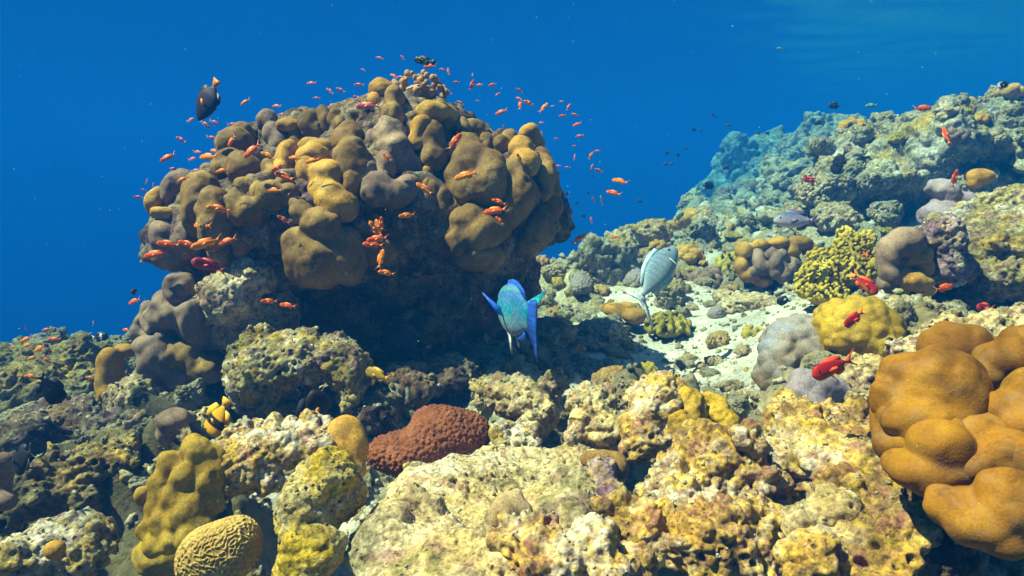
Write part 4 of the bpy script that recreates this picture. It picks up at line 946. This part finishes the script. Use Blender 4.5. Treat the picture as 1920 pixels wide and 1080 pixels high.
# anthias in three tones
F_or = fish_mat('orange_fish_scales', (0.84, 0.16, 0.002), (0.95, 0.26, 0.003), (0.93, 0.40, 0.02), -0.14, 0.14)
F_rd = fish_mat('red_fish_scales', (0.78, 0.055, 0.002), (0.93, 0.13, 0.003), (0.90, 0.22, 0.015), -0.14, 0.14)
F_pk = fish_mat('pink_fish_scales', (0.55, 0.06, 0.07), (0.68, 0.13, 0.12), (0.68, 0.28, 0.22), -0.14, 0.14)
F_mg = fish_mat('magenta_fish_scales', (0.22, 0.012, 0.05), (0.38, 0.03, 0.05), (0.34, 0.08, 0.05), -0.14, 0.14)
F_dr = fish_mat('dark_red_fish_scales', (0.30, 0.010, 0.014), (0.46, 0.022, 0.016), (0.50, 0.14, 0.02), -0.14, 0.14)
FIN_or = flat_mat('orange_fin', (0.80, 0.19, 0.02)); FIN_rd = flat_mat('red_fin', (0.72, 0.07, 0.02)); FIN_pk = flat_mat('pink_fin', (0.66, 0.20, 0.12)); FIN_mg = flat_mat('magenta_fin', (0.36, 0.02, 0.04))
SP = {'o': make_species('orange_fish', 0.235, F_or, FIN_or, tail=FORK_DEEP), 'r': make_species('red_fish', 0.235, F_rd, FIN_or, tail=FORK_DEEP, tailmat=FIN_or),
      'p': make_species('pink_fish', 0.225, F_pk, FIN_pk, tail=FORK_DEEP), 'm': make_species('magenta_fish', 0.32, F_mg, FIN_mg, tail=FORK_DEEP), 'd': make_species('dark_red_fish', 0.33, F_dr, FIN_rd, tail=FORK_DEEP)}
ANTH = """460 191 19 o 215|357 225 14 p 15|385 233 18 p -40|402 229 14 p -20|397 258 14 p -10|436 233 16 p 5|340 262 18 p 150|315 295 27 r 212|360 298 15 p 10|370 285 15 p -10|391 294 34 o 180|402 283 17 o 165|326 317 15 p 170|366 320 14 p 10|417 320 23 o 195|380 332 15 r 120|343 336 19 o 215|321 338 15 o 250|311 356 20 o 215|331 361 15 o 80|287 349 11 p 70|275 340 9 p 60|269 356 7 p 170|260 370 12 p 175|275 372 8 p 90|281 382 17 o 180|326 378 17 o 185
411 392 36 o 172|380 423 36 o 176|327 431 27 r 184|316 458 38 r 174|353 459 34 r 160|387 456 46 o 202|427 452 31 r 203|293 477 40 r 192|272 485 24 o 208|392 499 50 m 160|426 487 18 r 190|434 264 22 r 235|474 254 16 r 190|473 282 36 r 225|503 292 26 o 155|529 241 23 o 215|519 199 17 p 175|532 215 17 o 180|567 209 15 p 160|594 215 20 r 200|584 156 17 p 180|619 171 14 p 140|639 169 16 p 155|594 184 10 p 180|621 198 12 r 20|674 159 16 p 185|681 131 8 p 150|712 109 12 p 165|672 185 17 p 150|690 199 40 p 185|670 203 22 o 175|674 215 18 p 185|698 168 15 o 210|607 227 22 p 180|579 236 18 o 160|616 235 20 o 170|569 260 21 o 180|552 296 20 o 178|586 301 25 o 195|522 314 25 r 215|533 331 35 r 160|514 357 28 o 178|533 368 24 o 195|532 412 22 r 145|726 295 20 r 140
874 329 40 o 197|796 354 33 o 145|853 266 36 r 55|974 297 19 o 120|763 404 27 o 190|936 379 25 r 162|929 395 39 r 188|937 414 19 r 135|1012 445 25 r 178|716 419 23 r 95|710 428 32 o 108|703 430 32 o 122|708 448 34 r 190|700 459 34 r 176|714 486 34 o 78|725 512 27 o 170|777 207 17 r 145|785 186 22 o 190|782 163 16 o 215|804 168 12 o 190|739 143 15 o 150|752 145 12 p 170|806 124 21 r 180|840 172 17 p 150|841 134 12 p 100|829 130 9 p 170|755 108 9 p 130|856 154 10 p 180|885 160 21 r 70|899 159 10 r 185|924 159 12 r 200|886 140 6 p 90|933 177 9 r 220|864 193 11 o 150|896 189 7 p 180|940 210 21 r 200|974 170 11 r 150|972 184 8 r 160|976 196 19 r 80|992 193 18 o 165|1019 202 19 o 45|1036 199 6 p 180|1053 190 6 p 170|1066 201 12 o 60|1055 217 11 r 190|1078 215 11 r 170|1082 233 13 r 200|1015 230 7 r 180|1016 250 7 o 100|945 238 7 r 90|937 245 9 r 190|1087 255 13 p 190|1043 260 7 r 180|1077 274 7 r 190|1120 283 9 p 0|1108 292 15 o 60|1077 295 9 r 80|1047 311 8 p 175|1064 314 9 p 180|1110 313 9 o 70|1123 320 13 r 160|1163 340 26 o 165|1151 362 25 r 165|1113 375 9 r 120|1128 376 16 o 105|1063 364 10 p 30|1109 413 10 o 100|1085 448 28 o 30|1154 444 12 r 190|1111 499 10 o 180
252 565 25 r 200|87 618 13 r 195|49 636 22 o 205|102 636 20 r 180|51 647 16 o 195|74 653 25 o 205|24 651 10 p 180|48 615 8 p 90|237 619 14 r 175|61 671 16 o 205|85 673 11 r 220|59 706 21 o 175|99 701 14 o 130|104 710 15 o 190|170 709 14 o 165|75 693 11 r 180|175 605 6 p 90|505 565 24 r 178|540 573 28 r 172|690 594 13 r 185
1520 338 27 d 172|1730 203 31 r 4|1775 255 32 r 97|1790 335 30 r 82|1625 480 21 r 175|1621 532 50 d -42|1770 540 38 r 12|1848 577 38 d 176|1602 597 46 d 212|1562 688 80 d 200"""
near_d = lambda px, py, ln: 2.2
for row in ANTH.replace('\n', '|').split('|'):
    a = row.split(); px, py, ln = float(a[0]), float(a[1]), float(a[2]); ang = float(a[4])
    hsh = (int(px) * 7 + int(py) * 13) % 17 / 17.0
    d = 0.075 * FPX / (ln * 1.06) if ln > 22 else 2.7 + 0.6 * hsh
    if px > 1480: d = {27: 3.8, 31: 2.7, 32: 3.6, 30: 2.75, 21: 2.4, 50: 1.75, 38: 1.9, 46: 1.55, 80: 1.15}.get(int(ln), 2.5)
    if 260 < px < 1080 and 150 < py < 600: d = min(d, 2.12 + 0.1 * hsh) if 330 < px < 1010 and py > 260 and ln > 18 else min(max(d, 2.2), 3.1)
    if px < 260: d = 2.3 + 0.5 * hsh
    if 1080 < px < 1200 and py > 430: d = 2.6
    yaw = (hsh - 0.5) * 50
    put_fish(SP[a[3]], px, py, d, ln * (1.15 if ln > 14 else 1.3), ang, yaw, desc=a[3], cat='fish')
# dark triggerfish with orange tail
F_trig = fish_mat('dusky_violet_scales', (0.045, 0.030, 0.055), (0.030, 0.026, 0.050), (0.014, 0.020, 0.055), -0.25, 0.25)
FIN_dk = flat_mat('dark_fin', (0.02, 0.02, 0.035)); FIN_hot = flat_mat('bright_orange_fin', (0.80, 0.24, 0.01)); FIN_pale = flat_mat('pale_fin', (0.45, 0.45, 0.42))
trig = make_species('triggerfish', 0.62, F_trig, FIN_dk, prof=[(0.5, .03, -.03, .012), (0.42, .12, -.11, .05), (0.25, .25, -.24, .085), (0.05, .32, -.31, .10), (-0.12, .28, -.27, .085), (-0.25, .15, -.14, .045), (-0.33, .055, -.055, .025)], tail=[(-0.31, .05), (-0.42, .10), (-0.50, .13), (-0.49, 0), (-0.50, -.13), (-0.42, -.10), (-0.31, -.05)], tailmat=FIN_hot,
                    dors=(-0.02, -0.26, 0.09), anal=(-0.02, -0.26, 0.09), pect=0.13, pectmat=FIN_hot)
put_fish(trig, 390, 188, 2.3, 84, 238, 12, label='dark plum triggerfish with orange tail hanging nose-down in open water')
F_black = fish_mat('black_scales', (0.012, 0.012, 0.018), (0.016, 0.016, 0.024), (0.020, 0.022, 0.034), -0.2, 0.2)
F_navy = fish_mat('navy_scales', (0.018, 0.024, 0.05), (0.020, 0.028, 0.06), (0.03, 0.04, 0.08), -0.2, 0.2)
damsel = make_species('damselfish', 0.48, F_black, FIN_dk, dors=(0.2, -0.24, 0.09), anal=(0.0, -0.24, 0.09))
navy = make_species('damselfish', 0.46, F_navy, FIN_dk, dors=(0.2, -0.24, 0.09), anal=(0.0, -0.24, 0.09))
def st_wrasse(t, c): return t.mix(t.ramp(t.noise(9, 2), [(0.60, 0.0), (0.64, 1.0)]), c, (0.35, 0.45, 0.03))
F_wr = fish_mat('blackish_green_scales', (0.010, 0.018, 0.016), (0.014, 0.03, 0.028), (0.01, 0.02, 0.03), -0.15, 0.15, stripes=st_wrasse)
wrasse = make_species('wrasse', 0.30, F_wr, FIN_dk, tail=FAN)
put_fish(wrasse, 796, 114, 2.4, 42, 168, 10, label='black wrasse with small yellow-green marks above the boulder crest')
def st_half(lim, colr, sgn=1):
    def f(t, c):
        x = t.sep()[0]; return t.mix(t.ramp(t.math('MULTIPLY', t.math('ADD', x, 0.5 if sgn > 0 else 0.5), 1.0), [(lim - 0.01, 1.0), (lim + 0.01, 0.0)]), c, colr)
    return f
F_half = fish_mat('black_and_white_scales', (0.012, 0.012, 0.016), (0.014, 0.014, 0.02), (0.02, 0.02, 0.03), -0.2, 0.2, stripes=st_half(0.42, (0.70, 0.70, 0.66)))
halffish = make_species('damselfish', 0.46, F_half, FIN_pale, dors=(0.2, -0.24, 0.06), anal=(0.0, -0.24, 0.06), tailmat=FIN_pale)
def st_band(t, c):
    x = t.sep()[0]; return t.mix(t.ramp(t.math('ADD', x, 0.5), [(0.52, 0.0), (0.54, 1.0), (0.68, 1.0), (0.70, 0.0)]), c, (0.55, 0.56, 0.55))
F_bw = fish_mat('banded_scales', (0.015, 0.015, 0.02), (0.016, 0.016, 0.024), (0.02, 0.02, 0.03), -0.2, 0.2, stripes=st_band)
banded = make_species('damselfish', 0.50, F_bw, FIN_dk, dors=(0.2, -0.24, 0.09), anal=(0.0, -0.24, 0.09), tailmat=FIN_pale)
put_fish(damsel, 93, 728, 1.5, 66, -62, 15, label='black fish with raised fins diving nose-down over the left reef')
put_fish(damsel, 250, 548, 2.4, 17, 60, 0, label='tiny black damselfish in blue water just above a red fish, left of the boulder')
put_fish(banded, 187, 632, 2.6, 30, 5, 0, label='grey damselfish with a white band above the left reef')
put_fish(damsel, 1575, 303, 3.6, 42, 255, 35, label='black crescent-shaped fish hanging over the long reef ledge')
put_fish(navy, 1565, 198, 4.0, 24, 180, 0, label='largest dark blue damselfish in open water above the ledge')
put_fish(navy, 1535, 230, 4.2, 16, 190, 20, label='second dark round damselfish above the ledge, below the largest one')
put_fish(navy, 1595, 233, 4.5, 14, 220, 0, label='small dark damselfish with ragged outline close over the ledge')
put_fish(halffish, 1622, 234, 4.6, 10, 185, 0, label='very small black and white damselfish close over the ledge', parts=False)
put_fish(halffish, 1877, 161, 3.2, 27, 22, 0, label='half white, half black damselfish alone in the upper right blue')
put_fish(halffish, 1474, 560, 2.6, 34, 212, 20, label='black fish with white tail beside the yellow branching coral')
put_fish(damsel, 1278, 687, 2.4, 26, 125, 30, label='small black damselfish with white-edged fins over the bright sand')
put_fish(halffish, 1152, 696, 2.5, 14, 260, 20, label='little black and white damselfish left of the yellow tuft', parts=False)
put_fish(damsel, 1327, 348, 4.8, 26, 0, 20, label='black fish cruising low over the pale slope at mid distance')
F_grn = fish_mat('pale_green_scales', (0.10, 0.22, 0.18), (0.14, 0.28, 0.24), (0.22, 0.36, 0.32), -0.15, 0.15)
FIN_grn = flat_mat('pale_green_fin', (0.14, 0.28, 0.24))
green = make_species('slim_fish', 0.26, F_grn, FIN_grn, tail=FORK)
put_fish(green, 1634, 198, 4.2, 24, 185, 0, label='slim pale green fish in open water above the long ledge')
put_fish(green, 1273, 407, 5.0, 28, 40, 20, label='pale bluish fish against the hazy slope left of the snapper')
put_fish(green, 1462, 91, 6.0, 14, 180, 0, label='faint striped fish near the water surface at upper right', parts=False)
g5 = np.random.default_rng(8)
for px, py, ln in [(1300, 243, 9), (1315, 246, 6), (1365, 235, 9), (1420, 249, 9), (1440, 250, 9), (1250, 287, 9), (1272, 291, 8), (1285, 279, 6), (1246, 308, 9), (1258, 307, 7), (1363, 313, 13), (1336, 216, 7), (1343, 219, 6), (1199, 377, 10), (1110, 330, 6), (1080, 380, 8), (1095, 405, 8), (1103, 362, 6), (1915, 200, 9), (1786, 200, 6)]:
    put_fish(navy, px, py, 5.5 + 2.5 * g5.random(), ln * 1.2, g5.choice([0, 180]) + g5.uniform(-30, 30), g5.uniform(-30, 30), label='tiny dark fish silhouette in hazy blue water beyond the reef slope', group='tiny dark fish off the reef edge', parts=False)
# parrotfish seen from behind
def st_par(t, c):
    s_ = t.sep(); z = s_[2]; n = t.noise(9, 4)
    v = t.math('ADD', t.math('ADD', z, t.math('MULTIPLY', s_[0], 0.10)), t.math('MULTIPLY', n, 0.07))
    c = t.mix(t.ramp(v, [(0.175, 0.0), (0.20, 0.75), (0.205, 0.75), (0.235, 0.0)]), c, (0.03, 0.36, 0.22))
    c = t.mix(t.ramp(t.noise(5, 3), [(0.45, 0.0), (0.65, 0.5)]), c, (0.16, 0.20, 0.46))
    return c
F_par = fish_mat('turquoise_parrotfish_scales', (0.07, 0.10, 0.42), (0.01, 0.30, 0.42), (0.34, 0.40, 0.42), -0.22, 0.24, stripes=st_par, noise=0.3)
FIN_blue = flat_mat('royal_blue_fin', (0.02, 0.09, 0.50)); FIN_teal = flat_mat('teal_fin', (0.01, 0.34, 0.42)); FIN_wht = flat_mat('whitish_fin', (0.55, 0.55, 0.55))
par = {'name': 'parrotfish'}
pv, pfc = body_mesh([(0.5, .05, -.05, .04), (0.46, .11, -.11, .07), (0.36, .16, -.16, .10), (0.2, .20, -.20, .118), (0.02, .20, -.195, .115), (-0.15, .155, -.15, .08), (-0.27, .10, -.095, .045), (-0.34, .085, -.085, .028)], n=20)
o = bpy.data.objects.new('parrotfish', pydata('parrotfish', pv, pfc, F_par)); col.objects.link(o)
tag(o, 'turquoise and blue parrotfish seen from behind at the edge of the dark cave', 'fish')
d0 = 2.05; L0 = 0.36; yw = R(74); aa = R(178)
fw = math.cos(yw) * (math.cos(aa) * CR + math.sin(aa) * CU) + math.sin(yw) * CF + 0.10 * CU; fw /= np.linalg.norm(fw)
up = CU - 0.02 * CR; up = up - fw * np.dot(up, fw); up /= np.linalg.norm(up); lf = np.cross(up, fw); pc = P(968, 584, d0)
o.matrix_world = Matrix(((fw[0], lf[0], up[0], pc[0]), (fw[1], lf[1], up[1], pc[1]), (fw[2], lf[2], up[2], pc[2]), (0, 0, 0, 1))) @ Matrix.Diagonal((L0 * 1.1, L0 * 0.78, L0 * 1.22, 1))
def child(par_o, name, vf, mat):
    c = bpy.data.objects.new(name, pydata(name, vf[0], vf[1], mat)); col.objects.link(c); c.parent = par_o; return c
child(o, 'tail_fin', fin_mesh([(-0.31, .09), (-0.40, .13), (-0.50, .15), (-0.535, .12), (-0.53, .03), (-0.53, -.07), (-0.55, -.18), (-0.585, -.27), (-0.52, -.21), (-0.41, -.14), (-0.31, -.09)], 0.02), FIN_blue)
child(o, 'dorsal_fin', fin_mesh([(0.28, .17), (0.24, .215), (0.1, .235), (-0.05, .225), (-0.2, .18), (-0.26, .14), (-0.2, .11), (0.1, .17)], 0.012), FIN_blue)
child(o, 'anal_fin', fin_mesh([(0.0, -.17), (-0.05, -.22), (-0.2, -.19), (-0.27, -.15), (-0.22, -.10)], 0.012), FIN_blue)
def wing(s):
    pts = [(0.20, 0.10, 0.00), (0.16, 0.20, 0.045), (0.10, 0.33, 0.11), (0.06, 0.39, 0.14), (0.05, 0.35, 0.10), (0.06, 0.22, -0.01), (0.12, 0.10, -0.05)]
    V = [(x, s * y, z + k) for k in (-0.006, 0.006) for x, y, z in pts]; n = len(pts)
    F = [tuple(range(n)), tuple(range(2 * n - 1, n - 1, -1))] + [(i, n + i, n + (i + 1) % n, (i + 1) % n) for i in range(n)]
    return np.array(V), F
child(o, 'pectoral_fin', wing(1), FIN_blue); child(o, 'pectoral_fin', wing(-1), FIN_teal)
child(o, 'pelvic_fin', fin_mesh([(0.18, -.17), (0.12, -.19), (0.02, -.30), (0.0, -.32), (0.06, -.20)], 0.022, 0.04, 0.05), FIN_wht)
child(o, 'pelvic_fin', fin_mesh([(0.18, -.17), (0.12, -.19), (0.02, -.28), (0.06, -.20)], 0.022, -0.04, -0.05), FIN_wht)
for s in (1, -1): child(o, 'eye', eye_mesh(0.36, 0.06, s * 0.092, 0.022), M_eye)
# grey unicornfish with tail streamers, head away to the upper right
def st_uni(t, c):
    s_ = t.sep(); w = t.math('SINE', t.math('MULTIPLY', s_[0], 75)); c = t.mix(t.ramp(w, [(0.3, 0.0), (0.9, 0.28)]), c, (0.30, 0.46, 0.46))
    x = t.math('ADD', s_[0], t.math('MULTIPLY', t.math('MULTIPLY', s_[2], s_[2]), 3.0)); return t.mix(t.ramp(x, [(0.262, 0.0), (0.272, 0.6), (0.278, 0.6), (0.288, 0.0)]), c, (0.05, 0.09, 0.13))
F_uni = fish_mat('silver_grey_scales', (0.12, 0.19, 0.30), (0.24, 0.32, 0.38), (0.15, 0.36, 0.40), -0.22, 0.22, stripes=st_uni, noise=0.25)
FIN_sil = flat_mat('silver_blue_fin', (0.34, 0.46, 0.50)); FIN_edge = flat_mat('pale_edged_fin', (0.50, 0.58, 0.60))
sv, sf = body_mesh([(0.5, .03, -.05, .03), (0.44, .10, -.09, .06), (0.30, .17, -.15, .085), (0.10, .20, -.18, .09), (-0.10, .17, -.155, .07), (-0.28, .085, -.08, .04), (-0.38, .035, -.03, .02), (-0.44, .03, -.028, .015)], n=18)
o = bpy.data.objects.new('unicornfish', pydata('unicornfish', sv, sf, F_uni)); col.objects.link(o)
tag(o, 'silvery grey fish with long trailing tail streamers swimming up over pale rubble', 'fish')
aa, yw, d0, L0 = R(50), R(28), 2.6, 0.315
fw = math.cos(yw) * (math.cos(aa) * CR + math.sin(aa) * CU) + math.sin(yw) * CF
up = CU * 0.65 - CR * 0.75; up = up - fw * np.dot(up, fw); up /= np.linalg.norm(up); lf = np.cross(up, fw); pc = P(1234, 512, d0)
o.matrix_world = Matrix(((fw[0], lf[0], up[0], pc[0]), (fw[1], lf[1], up[1], pc[1]), (fw[2], lf[2], up[2], pc[2]), (0, 0, 0, 1))) @ Matrix.Scale(L0, 4)
child(o, 'tail_fin', fin_mesh([(-0.42, .03), (-0.50, .12), (-0.53, .19), (-0.56, .20), (-0.55, .12), (-0.52, 0), (-0.58, -.12), (-0.72, -.33), (-0.70, -.34), (-0.54, -.16), (-0.48, -.08), (-0.42, -.03)], 0.012), FIN_edge)
child(o, 'dorsal_fin', fin_mesh([(0.30, .16), (0.27, .235), (0.1, .255), (-0.1, .225), (-0.28, .135), (-0.34, .09), (-0.3, .06), (0.1, .17)], 0.010), FIN_sil)
child(o, 'anal_fin', fin_mesh([(0.12, -.16), (0.08, -.21), (-0.1, -.20), (-0.28, -.12), (-0.32, -.08), (-0.26, -.05)], 0.010), FIN_sil)
for s in (1, -1):
    v, f = fin_mesh([(0.26, -.02), (0.20, .02), (0.12, -.10), (0.13, -.16), (0.22, -.08)], 0.008); v = v.copy(); v[:, 1] += s * (0.075 + (0.26 - v[:, 0]) * 1.1); child(o, 'pectoral_fin', (v, f), FIN_edge)
    child(o, 'eye', eye_mesh(0.36, 0.07, s * 0.066, 0.02), M_eye)
# snapper
F_snap = fish_mat('mauve_silver_scales', (0.06, 0.11, 0.22), (0.38, 0.34, 0.42), (0.66, 0.56, 0.56), -0.2, 0.2)
FIN_mv = flat_mat('mauve_fin', (0.13, 0.08, 0.18))
snap = make_species('snapper', 0.42, F_snap, FIN_mv, prof=[(0.5, .03, -.04, .025), (0.44, .10, -.09, .06), (0.32, .18, -.15, .09), (0.14, .215, -.19, .10), (-0.06, .17, -.165, .085), (-0.2, .10, -.10, .05), (-0.31, .05, -.05, .025)], tail=FORK)
put_fish(snap, 1492, 414, 2.7, 80, 178, 5, label='mauve-grey snapper facing left in front of the pale slope')
# yellow and black fish, dark angelfish, yellow fish, striped fish in the shade
def st_yb(t, c):
    x = t.sep()[0]; return t.mix(t.ramp(t.math('ADD', x, 0.5), [(0.50, 0.0), (0.52, 1.0), (0.70, 1.0), (0.72, 0.0)]), c, (0.02, 0.014, 0.01))
F_yb = fish_mat('yellow_black_scales', (0.70, 0.33, 0.008), (0.72, 0.36, 0.01), (0.66, 0.32, 0.01), -0.2, 0.2, stripes=st_yb)
FIN_yel = flat_mat('yellow_fin', (0.72, 0.36, 0.01))
yb = make_species('butterflyfish', 0.52, F_yb, FIN_yel, tail=FAN, dors=(0.15, -0.25, 0.12), anal=(0.05, -0.25, 0.10))
put_fish(yb, 410, 782, 1.6, 80, 240, 10, label='yellow fish with black bars beside the grey coral shelf')
F_ang = fish_mat('black_brown_scales', (0.014, 0.008, 0.012), (0.022, 0.012, 0.016), (0.03, 0.016, 0.014), -0.3, 0.3)
ang = make_species('angelfish', 0.62, F_ang, FIN_dk, tail=FAN, dors=(0.15, -0.28, 0.10), anal=(0.05, -0.28, 0.08), pectmat=FIN_hot)
put_fish(ang, 585, 772, 1.72, 78, 60, 25, label='near-black angelfish with an orange fin in the shade under the ledge')
F_yl = fish_mat('dull_yellow_scales', (0.40, 0.24, 0.02), (0.46, 0.27, 0.02), (0.40, 0.24, 0.03), -0.2, 0.2)
yl = make_species('yellow_fish', 0.36, F_yl, FIN_yel, tail=FORK_DEEP)
put_fish(yl, 708, 703, 1.98, 52, 165, 25, label='dull yellow fish half hidden in the shade right of the ledge')
def st_lines(t, c):
    z = t.sep()[2]; w = t.math('SINE', t.math('MULTIPLY', z, 190)); return t.mix(t.ramp(w, [(0.62, 0.0), (0.75, 1.0)]), c, (0.045, 0.05, 0.06))
F_str = fish_mat('striped_dark_scales', (0.02, 0.022, 0.03), (0.022, 0.024, 0.034), (0.03, 0.03, 0.04), -0.2, 0.2, stripes=st_lines)
stripe = make_species('sweetlips', 0.36, F_str, FIN_dk)
put_fish(stripe, 757, 650, 2.32, 105, 165, 20, label='dark fish with thin pale stripes lurking in the cave mouth')
put_fish(damsel, 45, 860, 1.35, 80, 215, 30, label='blurred black fish slipping past the left edge over the dark slab')

# ------------------------------------------------------------------ labels of the many small fish and of the scattered rocks
def fish_zone(px, py, ln):
    if px < 260 and py > 580: return 'over the left reef ridge'
    if px < 260 or (px < 300 and py > 540): return 'in blue water left of the boulder'
    if px < 365 and py < 440: return "in blue water off the boulder's left shoulder"
    if px < 460 and py < 270: return 'in blue water under the triggerfish'
    if px < 470 and py >= 440: return "at the boulder's lower left lobes"
    if px < 470: return "in front of the boulder's left lobes"
    if py > 540 and px < 720: return 'in the shade below the overhang'
    if px < 640 and py > 255: return "in front of the boulder's middle lobes"
    if px < 650: return "above the boulder's left top"
    if 690 <= px <= 740 and 400 < py < 530: return 'clustered at the mouth of the dark overhang'
    if px < 760 and py < 225: return "around the boulder's crest, left of the finger coral"
    if px < 860 and py < 215: return 'around the finger coral on the crest'
    if px < 1080 and 255 < py < 470 and px < 1030: return "in front of the boulder's right lobes"
    if px < 960 and py < 256: return "in blue water over the boulder's right slope"
    if px < 1040 and py < 260: return "in blue water high right of the boulder"
    if px < 1200 and py < 300: return 'in blue water far right of the boulder'
    if px < 1200 and py < 430: return "in blue water beside the boulder's right flank"
    if px < 1200: return 'over the pale rubble right of the boulder'
    return 'over the right reef'
CN = {'o': 'orange', 'r': 'red', 'p': 'faded pink', 'm': 'magenta', 'd': 'dark red'}
def heading(a):
    a = a % 360
    for lo, hi, s in ((-20, 20, 'facing right'), (20, 65, 'angled up right'), (65, 115, 'nose up'), (115, 160, 'angled up left'), (160, 190, 'facing left'), (190, 235, 'angled down left'), (235, 295, 'nose down'), (295, 340, 'angled down right'), (340, 380, 'facing right')):
        if lo <= a < hi: return s
    return 'facing right'
SPECIAL = {(1520, 338): 'dark red fish with paler belly facing left before the ledge', (1730, 203): 'red fish facing right in open water above the ledge', (1775, 255): 'red fish standing nose up in front of the high ledge', (1790, 335): 'red fish nose up by the grey-lilac coral fold',
           (1625, 480): 'small bright red fish over the yellow branching coral', (1621, 532): 'stout red-orange fish nosing down beside the olive folded coral', (1770, 540): 'bright scarlet fish under the purple-crusted boulder', (1848, 577): 'dark crimson fish in the shade of the right undercut',
           (1602, 597): 'dark red fish hovering in front of the golden coral dome', (1562, 688): 'largest red fish, with upright forked tail, between the coral domes', (392, 499): 'large dark magenta fish over the pale pitted limestone'}
items = []
for o, nm, px, py, d, ln, ang_, lab, desc in FISHES:
    if lab: continue
    key = (int(px), int(py))
    if key in SPECIAL: tag(o, SPECIAL[key], 'fish'); continue
    sz = 'tiny ' if ln < 12 else 'small ' if ln < 20 else 'large ' if ln > 38 else ''
    items.append((o, f'{sz}{CN[desc]} fish {heading(ang_)}', fish_zone(px, py, ln), px, py, 'fish', 'small orange and red fish swarming round the boulder'))
def rock_zone(px, py, d):
    if px < 560 and d < 3.6: return 'on the shaded left reef' if px < 260 else "at the boulder's left foot"
    if d > 9: return 'on the far hazy ridge'
    if px > 1500 and d > 3.9: return 'on the high ledge at right'
    if d > 6.2: return 'on the upper slope'
    if d > 4.4: return 'beyond the long-tailed grey fish' if px > 1150 else 'on the slope behind the boulder'
    if d > 3.3: return 'behind the sand patch' if px > 1150 else 'on the rubble right of the boulder'
    if d > 2.3: return 'by the parrotfish' if px < 1080 else 'beside the bright sand patch'
    return 'between the foreground rocks'
for o, desc, cat, px, py, d, s in LABELQ:
    w = s / d; sz = 'large ' if w > 0.085 else 'small ' if w < 0.04 else ''
    items.append((o, sz + desc, rock_zone(px, py, d), px, py, cat, ('coral heads' if cat == 'coral' else 'rocks') + ' scattered over the reef'))
def fit(t):
    return t if len(t.split()) <= 16 else t.replace(', left of the finger coral', '').replace('in blue water ', '') if len(t.replace(', left of the finger coral', '').replace('in blue water ', '').split()) <= 16 else t.replace('in front of ', 'by ').replace(' from the ', ' from ').replace('in blue water ', '').replace('on the shaded left reef', 'on the left reef').replace('of reef rock', 'of rock')
from collections import defaultdict
buck = defaultdict(list)
for it in items: buck[(it[1], it[2])].append(it)
for (a, z), L in buck.items():
    if len(L) == 1: names = ['']
    else:
        xs = [i[3] for i in L]; ys = [i[4] for i in L]
        horiz = (max(xs) - min(xs)) >= (max(ys) - min(ys))
        L.sort(key=lambda i: i[3] if horiz else i[4])
        W2 = (['left of two', 'right of two'] if horiz else ['upper of two', 'lower of two'])
        W3 = (['leftmost of three', 'middle one of three', 'rightmost of three'] if horiz else ['topmost of three', 'middle one of three', 'lowest of three'])
        if len(L) == 2: names = W2
        elif len(L) == 3: names = W3
        else:
            o_ = ['', 'second ', 'third ', 'fourth ', 'fifth ', 'sixth ', 'seventh ', 'eighth ', 'ninth ', 'tenth ']
            m = len(L); names = []
            for i in range(m):
                fl = i < (m + 1) // 2; k = i if fl else m - 1 - i; k = min(k, 9)
                names.append(o_[k] + (('from the left' if fl else 'from the right') if horiz else ('from the top' if fl else 'from the bottom')) if k else ('leftmost' if fl else 'rightmost') if horiz else ('topmost' if fl else 'lowest'))
    for it, nme in zip(L, names):
        tag(it[0], fit(f'{a} {z}' + (f', {nme}' if nme else '')), it[5], it[6])

# drifting specks of plankton in the water
def plankton():
    g = np.random.default_rng(91); V = []; F = []; n = 0
    oc = np.array([(1, 0, 0), (-1, 0, 0), (0, 1, 0), (0, -1, 0), (0, 0, 1), (0, 0, -1)], float)
    fc = [(0, 2, 4), (2, 1, 4), (1, 3, 4), (3, 0, 4), (2, 0, 5), (1, 2, 5), (3, 1, 5), (0, 3, 5)]
    for i in range(700):
        d = g.uniform(0.7, 2.6); p = P(g.uniform(-200, 2100), g.uniform(-100, 1100), d)
        if p[2] < ground_base(np.array([p[0]]), np.array([p[1]]))[0] + 0.1: continue
        r = d * 0.00042 * g.uniform(0.5, 1.5) ** 2
        V.append(oc * r * g.uniform(0.6, 1.4, 3) + p); F.append(np.array(fc) + n); n += 6
    o = bpy.data.objects.new('plankton_specks', mesh_from('plankton_specks', np.concatenate(V), np.concatenate(F), flat_mat('plankton_pale', (0.6, 0.58, 0.5)))); col.objects.link(o); o['kind'] = 'stuff'
plankton()
# ------------------------------------------------------------------ the water itself
def m_haze():
    m = bpy.data.materials.new('sea_water_haze'); m.use_nodes = True; n = m.node_tree.nodes; l = m.node_tree.links
    n.remove(n['Principled BSDF']); v = n.new('ShaderNodeVolumePrincipled')
    v.inputs['Color'].default_value = (0.002, 0.058, 0.215, 1); v.inputs['Density'].default_value = 0.15
    v.inputs['Absorption Color'].default_value = (0.0, 0.33, 0.595, 1); v.inputs['Anisotropy'].default_value = 0.0
    l.new(v.outputs[0], n['Material Output'].inputs['Volume']); return m
hx = np.array([[x, y, z] for x in (-170, 170) for y in (-40, 175) for z in (-28, 4.2)], float)
hq = np.array([[0, 1, 3, 2], [4, 6, 7, 5], [0, 4, 5, 1], [2, 3, 7, 6], [0, 2, 6, 4], [1, 5, 7, 3]])
hz = bpy.data.objects.new('haze', mesh_from('haze', hx, hq, None, smooth=False)); col.objects.link(hz)
hz.data.materials.append(m_haze()); hz['kind'] = 'stuff'
print('verts', NV_TOTAL, 'script seconds', round(time.time() - T0, 1))
